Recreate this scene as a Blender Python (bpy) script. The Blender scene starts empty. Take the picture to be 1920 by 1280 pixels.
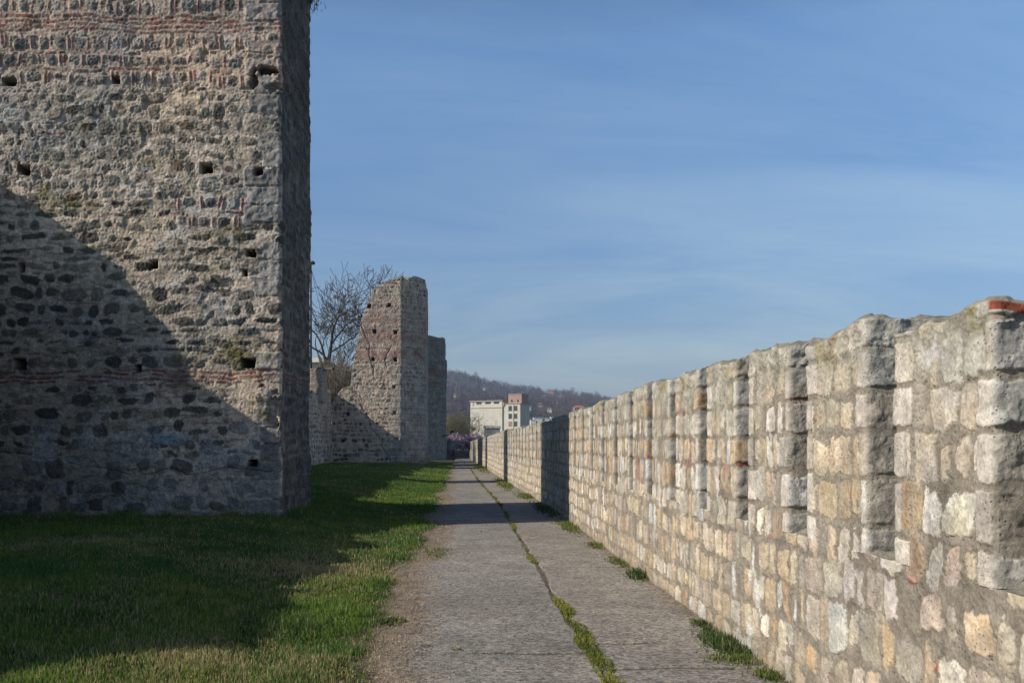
import bpy, math, random
import numpy as np
from mathutils import Vector

# ------------------------------------------------------------------ camera, sky, sun, exposure
scn = bpy.context.scene
COL = scn.collection
F, VX, VY, EYE = 1700.0, 868.0, 831.0, 1.6        # focal length in px of the 1920 wide frame, horizon point, eye height

def at(px, py, Y):
    return Vector(((px - VX) / F * Y, Y, EYE + (VY - py) / F * Y))

cd = bpy.data.cameras.new("camera")
cam = bpy.data.objects.new("camera", cd); COL.objects.link(cam)
cam.location = (0, 0, EYE); cam.rotation_euler = (math.radians(90), 0, 0)
cd.sensor_width = 36; cd.lens = F / 1920 * 36
cd.shift_x = (960 - VX) / 1920; cd.shift_y = (VY - 640) / 1920
cd.clip_start = 0.05; cd.clip_end = 20000
scn.camera = cam

ALPHA, ELEV = math.radians(19), math.radians(32.0)  # the light travels towards +x, a little towards +y
SUN = Vector((-math.cos(ALPHA) * math.cos(ELEV), -math.sin(ALPHA) * math.cos(ELEV), math.sin(ELEV)))
scn.view_settings.view_transform = 'Standard'
scn.view_settings.look = 'None'
scn.view_settings.gamma = 1
scn.view_settings.exposure = 0.0

w = bpy.data.worlds.new("World"); scn.world = w; w.use_nodes = True
nt = w.node_tree; nt.nodes.clear()
def N(nt, t, **k):
    n = nt.nodes.new(t)
    for a, b in k.items(): setattr(n, a, b)
    return n
def L(nt, a, b): nt.links.new(a, b)
out = N(nt, 'ShaderNodeOutputWorld'); bg = N(nt, 'ShaderNodeBackground'); bg.inputs[1].default_value = 0.113
sky = N(nt, 'ShaderNodeTexSky', sky_type='NISHITA', sun_disc=False)
sky.sun_elevation = ELEV; sky.sun_rotation = math.atan2(SUN.x, SUN.y)
sky.air_density = 1.0; sky.dust_density = 0.6; sky.ozone_density = 2.0
tc = N(nt, 'ShaderNodeTexCoord'); sep = N(nt, 'ShaderNodeSeparateXYZ'); L(nt, tc.outputs['Generated'], sep.inputs[0])
def M(nt, op, a, b=None, c=None, clamp=False):
    n = N(nt, 'ShaderNodeMath', operation=op); n.use_clamp = clamp
    for i, x in enumerate((a, b, c)):
        if x is None: continue
        if isinstance(x, (int, float)): n.inputs[i].default_value = x
        else: L(nt, x, n.inputs[i])
    return n.outputs[0]
zz = M(nt, 'ADD', M(nt, 'MAXIMUM', sep.outputs[2], 0.0), 0.22)
cx = M(nt, 'DIVIDE', sep.outputs[0], zz); cy = M(nt, 'DIVIDE', sep.outputs[1], zz)
comb = N(nt, 'ShaderNodeCombineXYZ'); L(nt, cx, comb.inputs[0]); L(nt, cy, comb.inputs[1])
mp = N(nt, 'ShaderNodeMapping'); L(nt, comb.outputs[0], mp.inputs[0]); mp.inputs['Rotation'].default_value = (0, 0, math.radians(-14))
mp.inputs['Scale'].default_value = (0.6, 1.7, 1)
n1 = N(nt, 'ShaderNodeTexNoise'); L(nt, mp.outputs[0], n1.inputs['Vector']); n1.inputs['Scale'].default_value = 1.0
n1.inputs['Detail'].default_value = 12; n1.inputs['Roughness'].default_value = 0.64; n1.inputs['Distortion'].default_value = 1.1
n2 = N(nt, 'ShaderNodeTexNoise'); L(nt, comb.outputs[0], n2.inputs['Vector']); n2.inputs['Scale'].default_value = 0.55; n2.inputs['Detail'].default_value = 3
r1 = N(nt, 'ShaderNodeValToRGB'); L(nt, n1.outputs[0], r1.inputs[0])
r1.color_ramp.elements[0].position = 0.38; r1.color_ramp.elements[1].position = 0.66
r2 = N(nt, 'ShaderNodeValToRGB'); L(nt, n2.outputs[0], r2.inputs[0])
r2.color_ramp.elements[0].position = 0.30; r2.color_ramp.elements[1].position = 0.52
cf = M(nt, 'MULTIPLY_ADD', M(nt, 'MULTIPLY', r1.outputs[0], r2.outputs[0]), 0.62, 0.10)
er = N(nt, 'ShaderNodeValToRGB'); L(nt, sep.outputs[2], er.inputs[0])      # air colour by elevation: pale low down, deep blue overhead
els = er.color_ramp.elements; els[0].position = 0.0; els[0].color = (0.55, 0.585, 0.665, 1); els[1].position = 0.12; els[1].color = (0.62, 0.73, 0.87, 1)
for p_, c_ in ((0.40, (0.90, 1.19, 1.42)), (0.60, (0.52, 0.64, 0.80)), (1.0, (0.28, 0.34, 0.44))):
    e_ = els.new(p_); e_.color = (*c_, 1)
base = N(nt, 'ShaderNodeMix', data_type='RGBA', blend_type='MULTIPLY'); base.inputs[0].default_value = 1
L(nt, sky.outputs[0], base.inputs[6]); L(nt, er.outputs[0], base.inputs[7])
mx = N(nt, 'ShaderNodeMix', data_type='RGBA', blend_type='MULTIPLY'); L(nt, cf, mx.inputs[0]); L(nt, base.outputs[2], mx.inputs[6]); mx.inputs[7].default_value = (1.85, 1.43, 1.11, 1)
L(nt, mx.outputs[2], bg.inputs[0]); L(nt, bg.outputs[0], out.inputs[0])

sl = bpy.data.lights.new("sun", 'SUN'); sl.energy = 4.7; sl.angle = math.radians(0.5); sl.color = (1.0, 0.91, 0.79)
so = bpy.data.objects.new("sun", sl); COL.objects.link(so); so.location = SUN * 60
so.rotation_euler = SUN.to_track_quat('Z', 'Y').to_euler()

# ------------------------------------------------------------------ noise
def hsh(ix, iy, seed):
    with np.errstate(over='ignore'):
        n = (ix.astype(np.int64) * 374761393 + iy.astype(np.int64) * 668265263 + seed * 974634777) & 0xffffffff
        n = ((n ^ (n >> 13)) * 1274126177) & 0xffffffff
        n = n ^ (n >> 16)
    return n.astype(np.float64) / 4294967296.0
def vnoise(x, y, seed=0):
    ix = np.floor(x); iy = np.floor(y); fx = x - ix; fy = y - iy
    fx = fx * fx * (3 - 2 * fx); fy = fy * fy * (3 - 2 * fy)
    ix = ix.astype(np.int64); iy = iy.astype(np.int64)
    a = hsh(ix, iy, seed); b = hsh(ix + 1, iy, seed); c = hsh(ix, iy + 1, seed); d = hsh(ix + 1, iy + 1, seed)
    return (a * (1 - fx) + b * fx) * (1 - fy) + (c * (1 - fx) + d * fx) * fy
def fbm(x, y, s=1.0, seed=0, octs=4):            # about -1 .. 1
    t = 0; a = 1.0; tot = 0
    for o in range(octs):
        t = t + a * (vnoise(x * s + 17.3 * o, y * s + 5.1 * o, seed + o) * 2 - 1); tot += a
        a *= 0.5; s *= 2.03
    return t / tot * 1.6
def sst(a, b, x):
    t = np.clip((x - a) / (b - a), 0, 1); return t * t * (3 - 2 * t)
def mixc(c, d, f):
    f = np.clip(f, 0, 1)[..., None]; return c * (1 - f) + np.asarray(d) * f

# ------------------------------------------------------------------ object helpers
def tag(o, label=None, cat=None, group=None, kind=None):
    if label: o['label'] = label
    if cat: o['category'] = cat
    if group: o['group'] = group
    if kind: o['kind'] = kind
    return o
def empty(name, loc=(0, 0, 0), rz=0.0):
    o = bpy.data.objects.new(name, None); COL.objects.link(o); o.location = loc; o.rotation_euler = (0, 0, rz)
    o.empty_display_size = 0.3; return o
def mesh_np(name, V, Fc, mat, parent=None, col=None, smooth=True, world=True):
    """V (n,3), Fc (m,k) all faces with k corners; the vertices are given in world space"""
    V = np.asarray(V, dtype=np.float64); Fc = np.asarray(Fc, dtype=np.int32)
    if parent is not None and world: V = V - np.array(parent.location)
    me = bpy.data.meshes.new(name); n, m, k = len(V), len(Fc), Fc.shape[1]
    me.vertices.add(n); me.vertices.foreach_set('co', V.astype(np.float32).ravel())
    me.loops.add(m * k); me.loops.foreach_set('vertex_index', Fc.ravel())
    me.polygons.add(m); me.polygons.foreach_set('loop_start', np.arange(0, m * k, k, dtype=np.int32))
    me.polygons.foreach_set('loop_total', np.full(m, k, dtype=np.int32))
    me.polygons.foreach_set('use_smooth', np.full(m, bool(smooth)))
    me.update(calc_edges=True)
    if col is not None:
        a = me.color_attributes.new('Col', 'FLOAT_COLOR', 'POINT')
        c4 = np.ones((n, 4), dtype=np.float32); c4[:, :3] = col
        a.data.foreach_set('color', c4.ravel())
    me.materials.append(mat)
    o = bpy.data.objects.new(name, me); COL.objects.link(o)
    if parent is not None: o.parent = parent
    return o
def grid_faces(nv, nu, closed=False):
    idx = np.arange(nv * nu).reshape(nv, nu)
    if closed: idx = np.hstack([idx, idx[:, :1]])
    return np.stack([idx[:-1, :-1], idx[:-1, 1:], idx[1:, 1:], idx[1:, :-1]], -1).reshape(-1, 4)
class MB:                                          # small box / prism / tube collector
    def __init__(s): s.v = []; s.f = []
    def quad(s, pts):
        b = len(s.v); s.v += [tuple(p) for p in pts]; s.f.append(tuple(range(b, b + len(pts))))
    def box(s, x0, x1, y0, y1, z0, z1):
        b = len(s.v); s.v += [(x, y, z) for z in (z0, z1) for y in (y0, y1) for x in (x0, x1)]
        s.f += [tuple(b + i for i in q) for q in ((0, 2, 3, 1), (4, 5, 7, 6), (0, 1, 5, 4), (2, 6, 7, 3), (0, 4, 6, 2), (1, 3, 7, 5))]
    def tube(s, pts, rad, n=6):
        pts = [Vector(p) for p in pts]
        if isinstance(rad, (int, float)): rad = [rad] * len(pts)
        rings = []
        for i, p in enumerate(pts):
            d = (pts[min(i + 1, len(pts) - 1)] - pts[max(i - 1, 0)]).normalized()
            a = d.orthogonal().normalized(); c = d.cross(a); b = len(s.v)
            for k in range(n):
                t = 2 * math.pi * k / n; s.v.append(tuple(p + (a * math.cos(t) + c * math.sin(t)) * rad[i]))
            rings.append(b)
        for r0, r1 in zip(rings, rings[1:]):
            for k in range(n): s.f.append((r0 + k, r0 + (k + 1) % n, r1 + (k + 1) % n, r1 + k))
        s.f.append(tuple(rings[0] + k for k in reversed(range(n)))); s.f.append(tuple(rings[-1] + k for k in range(n)))
    def build(s, name, mat, parent=None, smooth=False):
        me = bpy.data.meshes.new(name); me.from_pydata(s.v, [], s.f); me.materials.append(mat)
        if smooth: me.polygons.foreach_set('use_smooth', [True] * len(me.polygons))
        me.update(); o = bpy.data.objects.new(name, me); COL.objects.link(o)
        if parent is not None: o.parent = parent
        return o

# ------------------------------------------------------------------ materials
def new_mat(name):
    m = bpy.data.materials.new(name); m.use_nodes = True; t = m.node_tree; t.nodes.clear()
    o = N(t, 'ShaderNodeOutputMaterial'); b = N(t, 'ShaderNodeBsdfPrincipled'); L(t, b.outputs[0], o.inputs[0])
    b.inputs['Roughness'].default_value = 0.92; b.inputs['Specular IOR Level'].default_value = 0.2
    return m, t, b
def noise_node(t, vec, scale, detail=5, rough=0.6):
    n = N(t, 'ShaderNodeTexNoise'); n.inputs['Scale'].default_value = scale; n.inputs['Detail'].default_value = detail
    n.inputs['Roughness'].default_value = rough; L(t, vec, n.inputs['Vector']); return n.outputs[0]
def ramp(t, f, a, b, ca, cb):
    r = N(t, 'ShaderNodeValToRGB'); L(t, f, r.inputs[0]); e = r.color_ramp.elements
    e[0].position = a; e[1].position = b; e[0].color = (*ca, 1); e[1].color = (*cb, 1); return r.outputs[0]
def mul(t, a, b, f=1.0, mode='MULTIPLY'):
    m = N(t, 'ShaderNodeMix', data_type='RGBA', blend_type=mode); m.inputs[0].default_value = f
    for i, x in ((6, a), (7, b)):
        if isinstance(x, tuple): m.inputs[i].default_value = (*x, 1)
        else: L(t, x, m.inputs[i])
    return m.outputs[2]
def attr_mat(name, s1=9.0, s2=60.0, lo=0.72, hi=1.28, bump=0.6, dist=0.012, rough=0.93, fine=(0.75, 1.2), pits=0.0):
    m, t, b = new_mat(name)
    a = N(t, 'ShaderNodeVertexColor', layer_name='Col'); g = N(t, 'ShaderNodeNewGeometry'); v = g.outputs['Position']
    n1 = noise_node(t, v, s1, 6); n2 = noise_node(t, v, s2, 5, 0.7)
    c = mul(t, a.outputs[0], ramp(t, n1, 0.3, 0.7, (lo,) * 3, (hi,) * 3))
    c = mul(t, c, ramp(t, n2, 0.32, 0.68, (fine[0],) * 3, (fine[1],) * 3))
    h = M(t, 'ADD', M(t, 'MULTIPLY', n1, 0.35), M(t, 'MULTIPLY', n2, 0.65))
    if pits:
        vo = N(t, 'ShaderNodeTexVoronoi'); vo.inputs['Scale'].default_value = s2 * 0.9; L(t, v, vo.inputs['Vector'])
        p = ramp(t, vo.outputs['Distance'], 0.10, 0.34, (0, 0, 0), (1, 1, 1))
        pm = ramp(t, noise_node(t, v, s1 * 0.8, 2), 0.45, 0.6, (1, 1, 1), (0, 0, 0))
        p = mul(t, p, pm, 1.0, 'SCREEN')
        c = mul(t, c, p, pits); h = M(t, 'ADD', h, M(t, 'MULTIPLY', p, 0.35))
    L(t, c, b.inputs['Base Color']); b.inputs['Roughness'].default_value = rough
    bp = N(t, 'ShaderNodeBump'); bp.inputs['Strength'].default_value = bump; bp.inputs['Distance'].default_value = dist
    L(t, h, bp.inputs['Height']); L(t, bp.outputs[0], b.inputs['Normal'])
    return m
def plain(name, col, rough=0.85, s=6.0, lo=0.85, hi=1.12, metal=0.0, bump=0.15, dist=0.01):
    m, t, b = new_mat(name); g = N(t, 'ShaderNodeNewGeometry')
    n = noise_node(t, g.outputs['Position'], s, 5)
    L(t, mul(t, col, ramp(t, n, 0.3, 0.7, (lo,) * 3, (hi,) * 3)), b.inputs['Base Color'])
    b.inputs['Roughness'].default_value = rough; b.inputs['Metallic'].default_value = metal
    if bump:
        bp = N(t, 'ShaderNodeBump'); bp.inputs['Strength'].default_value = bump; bp.inputs['Distance'].default_value = dist
        L(t, n, bp.inputs['Height']); L(t, bp.outputs[0], b.inputs['Normal'])
    return m
MAT_RUBBLE = attr_mat('rubble masonry', 9.0, 30.0, 0.66, 1.30, 0.9, 0.010, fine=(0.52, 1.34))
MAT_PARAPET = attr_mat('limestone parapet masonry', 11.0, 60.0, 0.76, 1.20, 1.0, 0.010, fine=(0.66, 1.22), pits=0.55)
MAT_FAR = attr_mat('distant masonry', 2.5, 12.0, 0.66, 1.32, 1.0, 0.06, fine=(0.6, 1.3))
MAT_SOIL = attr_mat('soil and turf', 5.0, 70.0, 0.7, 1.3, 0.7, 0.02)

# concrete path: exposed aggregate
MAT_PATH, t, b = new_mat('worn aggregate concrete')
a = N(t, 'ShaderNodeVertexColor', layer_name='Col'); g = N(t, 'ShaderNodeNewGeometry'); v = g.outputs['Position']
vo = N(t, 'ShaderNodeTexVoronoi'); vo.inputs['Scale'].default_value = 44; L(t, v, vo.inputs['Vector'])
grain = N(t, 'ShaderNodeSeparateColor'); L(t, vo.outputs['Color'], grain.inputs[0])
c = mul(t, a.outputs[0], ramp(t, grain.outputs[0], 0.0, 1.0, (0.48, 0.48, 0.50), (1.55, 1.50, 1.42)))
c = mul(t, c, ramp(t, noise_node(t, v, 160, 3, 0.7), 0.3, 0.7, (0.72,) * 3, (1.28,) * 3))
c = mul(t, c, ramp(t, noise_node(t, v, 2.2, 6), 0.3, 0.7, (0.82,) * 3, (1.16,) * 3))
L(t, c, b.inputs['Base Color']); b.inputs['Roughness'].default_value = 0.88
bp = N(t, 'ShaderNodeBump'); bp.inputs['Strength'].default_value = 0.55; bp.inputs['Distance'].default_value = 0.006
L(t, M(t, 'ADD', vo.outputs['Distance'], noise_node(t, v, 120, 3)), bp.inputs['Height']); L(t, bp.outputs[0], b.inputs['Normal'])

def leaf_mat(name, trans=0.3, rough=0.7):
    m, t, b = new_mat(name); a = N(t, 'ShaderNodeVertexColor', layer_name='Col')
    L(t, a.outputs[0], b.inputs['Base Color']); b.inputs['Roughness'].default_value = rough
    tr = N(t, 'ShaderNodeBsdfTranslucent'); L(t, a.outputs[0], tr.inputs[0]); mxs = N(t, 'ShaderNodeMixShader'); mxs.inputs[0].default_value = trans
    L(t, b.outputs[0], mxs.inputs[1]); L(t, tr.outputs[0], mxs.inputs[2]); L(t, mxs.outputs[0], t.nodes['Material Output'].inputs[0])
    return m
MAT_GRASS = leaf_mat('grass blades', 0.38); MAT_TWIG = leaf_mat('far foliage and twigs', 0.1, 0.9)
MAT_BARK = plain('bark', (0.105, 0.088, 0.075), 0.95, 8, 0.7, 1.25, bump=0.5)

# ------------------------------------------------------------------ masonry layout
def pick(rng, pal, n):
    wts = np.array([p[0] for p in pal], float); wts /= wts.sum()
    k = rng.choice(len(pal), size=n, p=wts); c = np.array([p[1] for p in pal])[k]
    return c * (1 + rng.normal(0, 0.09, (n, 1))) * (1 + rng.normal(0, 0.012, (n, 3)))
class Masonry:
    """courses of stones over a plane; eval gives the relief (metres) and the colour of any point"""
    def __init__(s, seed, u0, u1, rows, warp=0.03, wl=0.5):
        s.seed = seed; s.warp = warp; s.wl = wl; s.rows = []; rng = np.random.RandomState(seed)
        s.vb = np.array([r[0] for r in rows] + [rows[-1][1]])
        for (v0, v1, K) in rows:
            ws = []; tot = u0
            if K.get('cloison'):
                while tot < u1:
                    ws.append((rng.uniform(*K['w']), 0)); tot += ws[-1][0]
                    for q in range(rng.choice([1, 1, 2])):
                        ws.append((0.075, 1)); tot += 0.075
            else:
                while tot < u1:
                    x = rng.uniform(0, 1) ** K.get('wp', 1.3)
                    ws.append((K['w'][0] + (K['w'][1] - K['w'][0]) * x, 0)); tot += ws[-1][0]
            n = len(ws); width = np.array([a[0] for a in ws]); isb = np.array([a[1] for a in ws], bool)
            ub = u0 + np.concatenate([[0], np.cumsum(width)]) - rng.uniform(0, 0.2)
            H = v1 - v0; j = rng.uniform(*K['joint'], n)
            R = dict(ub=ub, cy=(v0 + v1) / 2, K=K, isb=isb)
            sy = rng.uniform(*K.get('sy', (0.8, 1.0)), n); sx = rng.uniform(*K.get('sx', (0.85, 1.0)), n)
            R['a'] = np.maximum(width / 2 * sx - j, 0.018); R['b'] = np.maximum(H / 2 * sy - j, 0.014)
            R['a'][isb] = 0.021; R['b'][isb] = H / 2 * 0.82
            R['jy'] = rng.uniform(-1, 1, n) * (H / 2 - j - R['b']).clip(0); R['jx'] = rng.uniform(-1, 1, n) * (width / 2 - j - R['a']).clip(0)
            R['p'] = rng.uniform(*K.get('p', (2.2, 4.5)), n); R['p'][isb] = 8
            R['rot'] = rng.normal(0, K.get('rot', 0.06), n); R['rot'][isb] = rng.normal(0, 0.05, isb.sum())
            R['h'] = rng.uniform(*K['h'], n); R['bul'] = rng.uniform(*K.get('bulge', (0.0, 0.02)), n)
            R['tx'] = rng.normal(0, K.get('tilt', 0.06), n); R['ty'] = rng.normal(0, K.get('tilt', 0.06), n)
            R['skip'] = (rng.uniform(0, 1, n) < K.get('skip', 0)) & ~isb
            R['col'] = pick(rng, K['pal'], n)
            if isb.any(): R['col'][isb] = pick(rng, BRICK, isb.sum())
            s.rows.append(R)
    def eval(s, u, v, mort, mort_rough=0.008):
        u = u + s.warp * fbm(u, v, 1 / s.wl, s.seed + 5, 2) * 0.8
        vv = v + s.warp * fbm(u, v, 1 / s.wl, s.seed + 9, 2)
        n1 = fbm(u, v, 9, s.seed + 11, 2); n2 = fbm(u, v, 32, s.seed + 13, 2); n3 = fbm(u, v, 4.0, s.seed + 15, 3)
        h = mort_rough * (1.3 * n2 + 0.4 * n1); col = np.ones(u.shape + (3,)) * np.asarray(mort) * (1 + 0.12 * n3 + 0.08 * n2)[..., None]
        mask = np.zeros(u.shape)
        ri = np.clip(np.searchsorted(s.vb, vv) - 1, 0, len(s.rows) - 1)
        for r in np.unique(ri):
            R = s.rows[r]; K = R['K']; m = ri == r
            uu = u[m]; y = vv[m] - R['cy']; k = np.clip(np.searchsorted(R['ub'], uu) - 1, 0, len(R['a']) - 1)
            x = uu - (R['ub'][k] + R['ub'][k + 1]) / 2 - R['jx'][k]; y = y - R['jy'][k]
            ct, st = np.cos(R['rot'][k]), np.sin(R['rot'][k]); x, y = x * ct - y * st, x * st + y * ct
            a = R['a'][k]; b = R['b'][k]; p = R['p'][k]
            q = (np.abs(x / a) ** p + np.abs(y / b) ** p) ** (1 / p)
            amp = K.get('rag', 0.013); mn = np.minimum(a, b)
            sd = (q - 1) * mn + amp * np.where(R['isb'][k], 0.25, 1) * (n1[m] * 0.8 + n2[m] * 0.5)
            e = K.get('edge', 0.009)
            ms = np.clip(0.5 - sd / (2 * e), 0, 1); ms = ms * ms * (3 - 2 * ms)
            ms = np.where(R['skip'][k], 0, ms)
            hh = R['h'][k] + R['bul'][k] * (1 - np.clip(q, 0, 1) ** 2) + x * R['tx'][k] + y * R['ty'][k] + K.get('srough', 0.006) * (n2[m] + n1[m])
            h[m] = h[m] * (1 - ms * 0.6) + hh * ms
            # a thin open joint beside some of the stones
            gap = np.exp(-((sd - e) / (e * 0.9)) ** 2) * K.get('gap', 0.0) * (n3[m] > 0.05) * (~R['skip'][k])
            h[m] -= gap
            sc = R['col'][k] * (1 + 0.13 * n3[m] + 0.10 * n2[m])[..., None]
            if K.get('mot'): sc = sc * (1 + K['mot'] * n1[m])[..., None] * np.stack([1 + 0 * n3[m], 1 - 0.05 * n3[m], 1 - 0.14 * n3[m]], -1)
            col[m] = mixc(col[m], sc, ms * K.get('cov', 1.0))
            mask[m] = ms
        return h, col, mask

BRICK = [(4, (0.30, 0.125, 0.095)), (2, (0.25, 0.135, 0.105)), (1, (0.31, 0.17, 0.125)), (1.5, (0.20, 0.145, 0.12))]
PAL_RUB = [(2.2, (0.105, 0.096, 0.084)), (3, (0.18, 0.158, 0.128)), (1.6, (0.145, 0.145, 0.12)), (3, (0.25, 0.215, 0.17)), (4, (0.34, 0.295, 0.24)), (1.3, (0.17, 0.115, 0.085)), (2, (0.43, 0.39, 0.33))]
PAL_PALE = [(4, (0.30, 0.28, 0.25)), (3, (0.24, 0.225, 0.20)), (2, (0.17, 0.16, 0.145)), (1, (0.38, 0.36, 0.33))]
PAL_CLO = [(3, (0.26, 0.225, 0.19)), (2, (0.14, 0.145, 0.13)), (2, (0.20, 0.165, 0.14)), (2, (0.33, 0.30, 0.27)), (1, (0.10, 0.10, 0.095))]
K_RUB = dict(w=(0.12, 0.50), wp=1.5, joint=(0.006, 0.03), sy=(0.5, 1.0), sx=(0.72, 1.0), p=(2.0, 3.0), rot=0.10, h=(-0.003, 0.009), bulge=(0.0, 0.007), mot=0.2, skip=0.14, pal=PAL_RUB, tilt=0.06, gap=0.012, srough=0.006, rag=0.018)
K_THIN = dict(K_RUB, w=(0.10, 0.42), h=(-0.002, 0.012), skip=0.25, sy=(0.55, 0.95), joint=(0.004, 0.014), rag=0.014)
K_BIG = dict(K_RUB, w=(0.20, 0.50), wp=1.0, h=(0.0, 0.026), skip=0.20, p=(2.4, 4.5), joint=(0.008, 0.022), pal=PAL_PALE + [(3, (0.12, 0.112, 0.10))])
K_BRICK = dict(w=(0.22, 0.40), wp=1, joint=(0.007, 0.011), sy=(0.9, 1), sx=(0.97, 1), p=(8, 12), rot=0.006, h=(0.004, 0.014), bulge=(0, 0), pal=BRICK, rag=0.005, tilt=0.02, edge=0.005, srough=0.003)
K_CLO = dict(w=(0.20, 0.36), joint=(0.022, 0.045), sy=(0.75, 1.0), p=(2.4, 4), rot=0.08, h=(0.0, 0.018), bulge=(0, 0.018), pal=PAL_CLO, cloison=True, skip=0.08, rag=0.012, srough=0.008)
PAL_PAR = [(7, (0.60, 0.525, 0.41)), (4, (0.56, 0.46, 0.335)), (3.5, (0.65, 0.60, 0.51)), (2.2, (0.57, 0.45, 0.295)), (2.0, (0.42, 0.38, 0.315)), (1.4, (0.54, 0.43, 0.345)), (0.6, (0.49, 0.355, 0.235)), (0.6, (0.70, 0.68, 0.64))]
K_PAR = dict(w=(0.10, 0.31), wp=1.15, joint=(0.007, 0.017), sy=(0.82, 1.0), sx=(0.84, 1.0), p=(3, 8), rot=0.07, h=(0.000, 0.010), bulge=(0, 0.003), pal=PAL_PAR, skip=0.035, mot=0.22, rag=0.028, edge=0.0035, tilt=0.025, gap=0.008, srough=0.002)

K_BRK1 = dict(K_BRICK, skip=0.45, joint=(0.012, 0.017), w=(0.16, 0.36), rag=0.010, rot=0.02)
K_BRK2 = dict(K_BRICK, skip=0.16, joint=(0.011, 0.018), w=(0.16, 0.38), rag=0.004, rot=0.012, h=(0.0, 0.006))
def mk_rows(rng, v0, v1, bands, hr=(0.14, 0.34)):
    """bands: list of (lo, hi, kind dict, (row min, row max)); anything else takes the default"""
    rows = []; v = v0
    while v < v1:
        K, r, top = None, hr, v1
        for lo, hi, kk, rr in bands:
            if lo - 1e-6 <= v < hi - 1e-6: K, r, top = kk, rr, hi; break
            if lo > v: top = min(top, lo)
        h = rng.uniform(*r)
        if top - v - h < r[0] * 0.6: h = top - v
        if K is None:
            K = K_THIN if h < 0.19 else K_RUB
        rows.append((v, v + h, K)); v += h
    return rows

def outline(pts, steps, r=0.04):
    """rounded polyline in plan: positions, outward normals (to the left-hand side of travel turned right), arc length"""
    P = [np.array(p, float) for p in pts]; out_p = []; out_n = []
    nrm = []
    for a, c in zip(P, P[1:]):
        d = (c - a) / np.linalg.norm(c - a); nrm.append(np.array([d[1], -d[0]]))
    for i, (a, c) in enumerate(zip(P, P[1:])):
        d = c - a; ln = np.linalg.norm(d); d = d / ln
        s0 = r if i > 0 else 0; s1 = ln - (r if i < len(P) - 2 else 0)
        for s in np.linspace(s0, s1, max(2, int((s1 - s0) / steps[i]) + 1)): out_p.append(a + d * s); out_n.append(nrm[i])
        if i < len(P) - 2:
            d2 = P[i + 2] - c; d2 = d2 / np.linalg.norm(d2); A = c - d * r; B = c + d2 * r
            for t in (0.25, 0.5, 0.75):
                out_p.append((1 - t) ** 2 * A + 2 * t * (1 - t) * c + t * t * B)
                n = nrm[i] * (1 - t) + nrm[i + 1] * t; out_n.append(n / np.linalg.norm(n))
    p = np.array(out_p); n = np.array(out_n)
    s = np.concatenate([[0], np.cumsum(np.linalg.norm(np.diff(p, axis=0), axis=1))])
    return p, n, s

def masonry_shell(name, pts, steps, z0, z1, dz, ztop, mas, mort, mat, parent, extra=None, rough=0.008, inward=2.5, r=0.05, top_rough=0.12):
    """a wall standing on a plan outline, ragged along its top, closed inwards over the top"""
    p, n, s = outline(pts, steps, r)
    zs = np.arange(z0, z1 + dz, dz)
    U, Z = np.meshgrid(s, zs); X = np.broadcast_to(p[:, 0], U.shape).copy(); Y = np.broadcast_to(p[:, 1], U.shape).copy()
    h, col, mask = mas.eval(U, Z, mort, rough)
    if extra: h, col = extra(U, Z, X, Y, h, col, mask)
    X += n[:, 0] * h; Y += n[:, 1] * h
    zt = ztop(s, p) + top_rough * fbm(s, s * 0, 1.3, 77, 4)
    ov = np.clip(Z - zt, 0, None); V = [np.stack([X, Y, np.minimum(Z, zt)], -1)]; Cc = [col]
    V[0][..., 2] += np.where(ov > 0, 0, 0)
    # every point above the broken edge folds back onto the top of the wall
    fold = ov > 0
    if fold.any():
        dd = ov * (inward / max(ov.max(), 0.3))
        V[0][..., 0] -= n[:, 0] * dd; V[0][..., 1] -= n[:, 1] * dd
        V[0][..., 2] += np.where(fold, 0.10 * fbm(U * 1.0, Z, 2.5, 31, 4) + 0.05 * fbm(U, Z, 9, 37, 3), 0)
        Cc[0] = np.where(fold[..., None], np.array([0.20, 0.18, 0.13]) * (1 + 0.25 * fbm(U, Z, 3, 41, 3))[..., None], Cc[0])
    # inner rows of the cap
    last = V[0][-1]; lc = Cc[0][-1]; rows = []; rc = []
    for k, dd in enumerate((0.4, 1.0)):
        q = last.copy(); q[:, 0] -= n[:, 0] * dd; q[:, 1] -= n[:, 1] * dd; q[:, 2] += 0.08 * fbm(q[:, 0], q[:, 1], 2, 51 + k, 3); rows.append(q[None]); rc.append(np.array([0.20, 0.18, 0.13]) * np.ones_like(lc)[None])
    VV = np.concatenate(V + rows, 0); CC = np.clip(np.concatenate(Cc + rc, 0), 0.01, 0.9)
    return mesh_np(name, VV.reshape(-1, 3), grid_faces(VV.shape[0], VV.shape[1]), mat, parent, CC.reshape(-1, 3))

# ------------------------------------------------------------------ ground
def Cv(Y): return np.interp(Y, [0, 22, 30, 39, 59, 88], [0, 0, -0.16, -0.40, -0.68, -1.5])   # the parapet and the path bend left far off
def lawn_z(x, y):
    return 0.26 * sst(-1.2, -4.2, x) + 0.05 * fbm(x, y, 0.35, 3, 3) * sst(-1.2, -2.2, x) + 0.012 * fbm(x, y, 1.7, 8, 3)
def edge_x(y): return -0.58 + 0.16 * fbm(y, y * 0, 0.45, 21, 3) + 0.05 * fbm(y, y * 0, 2.3, 22, 2)

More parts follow.
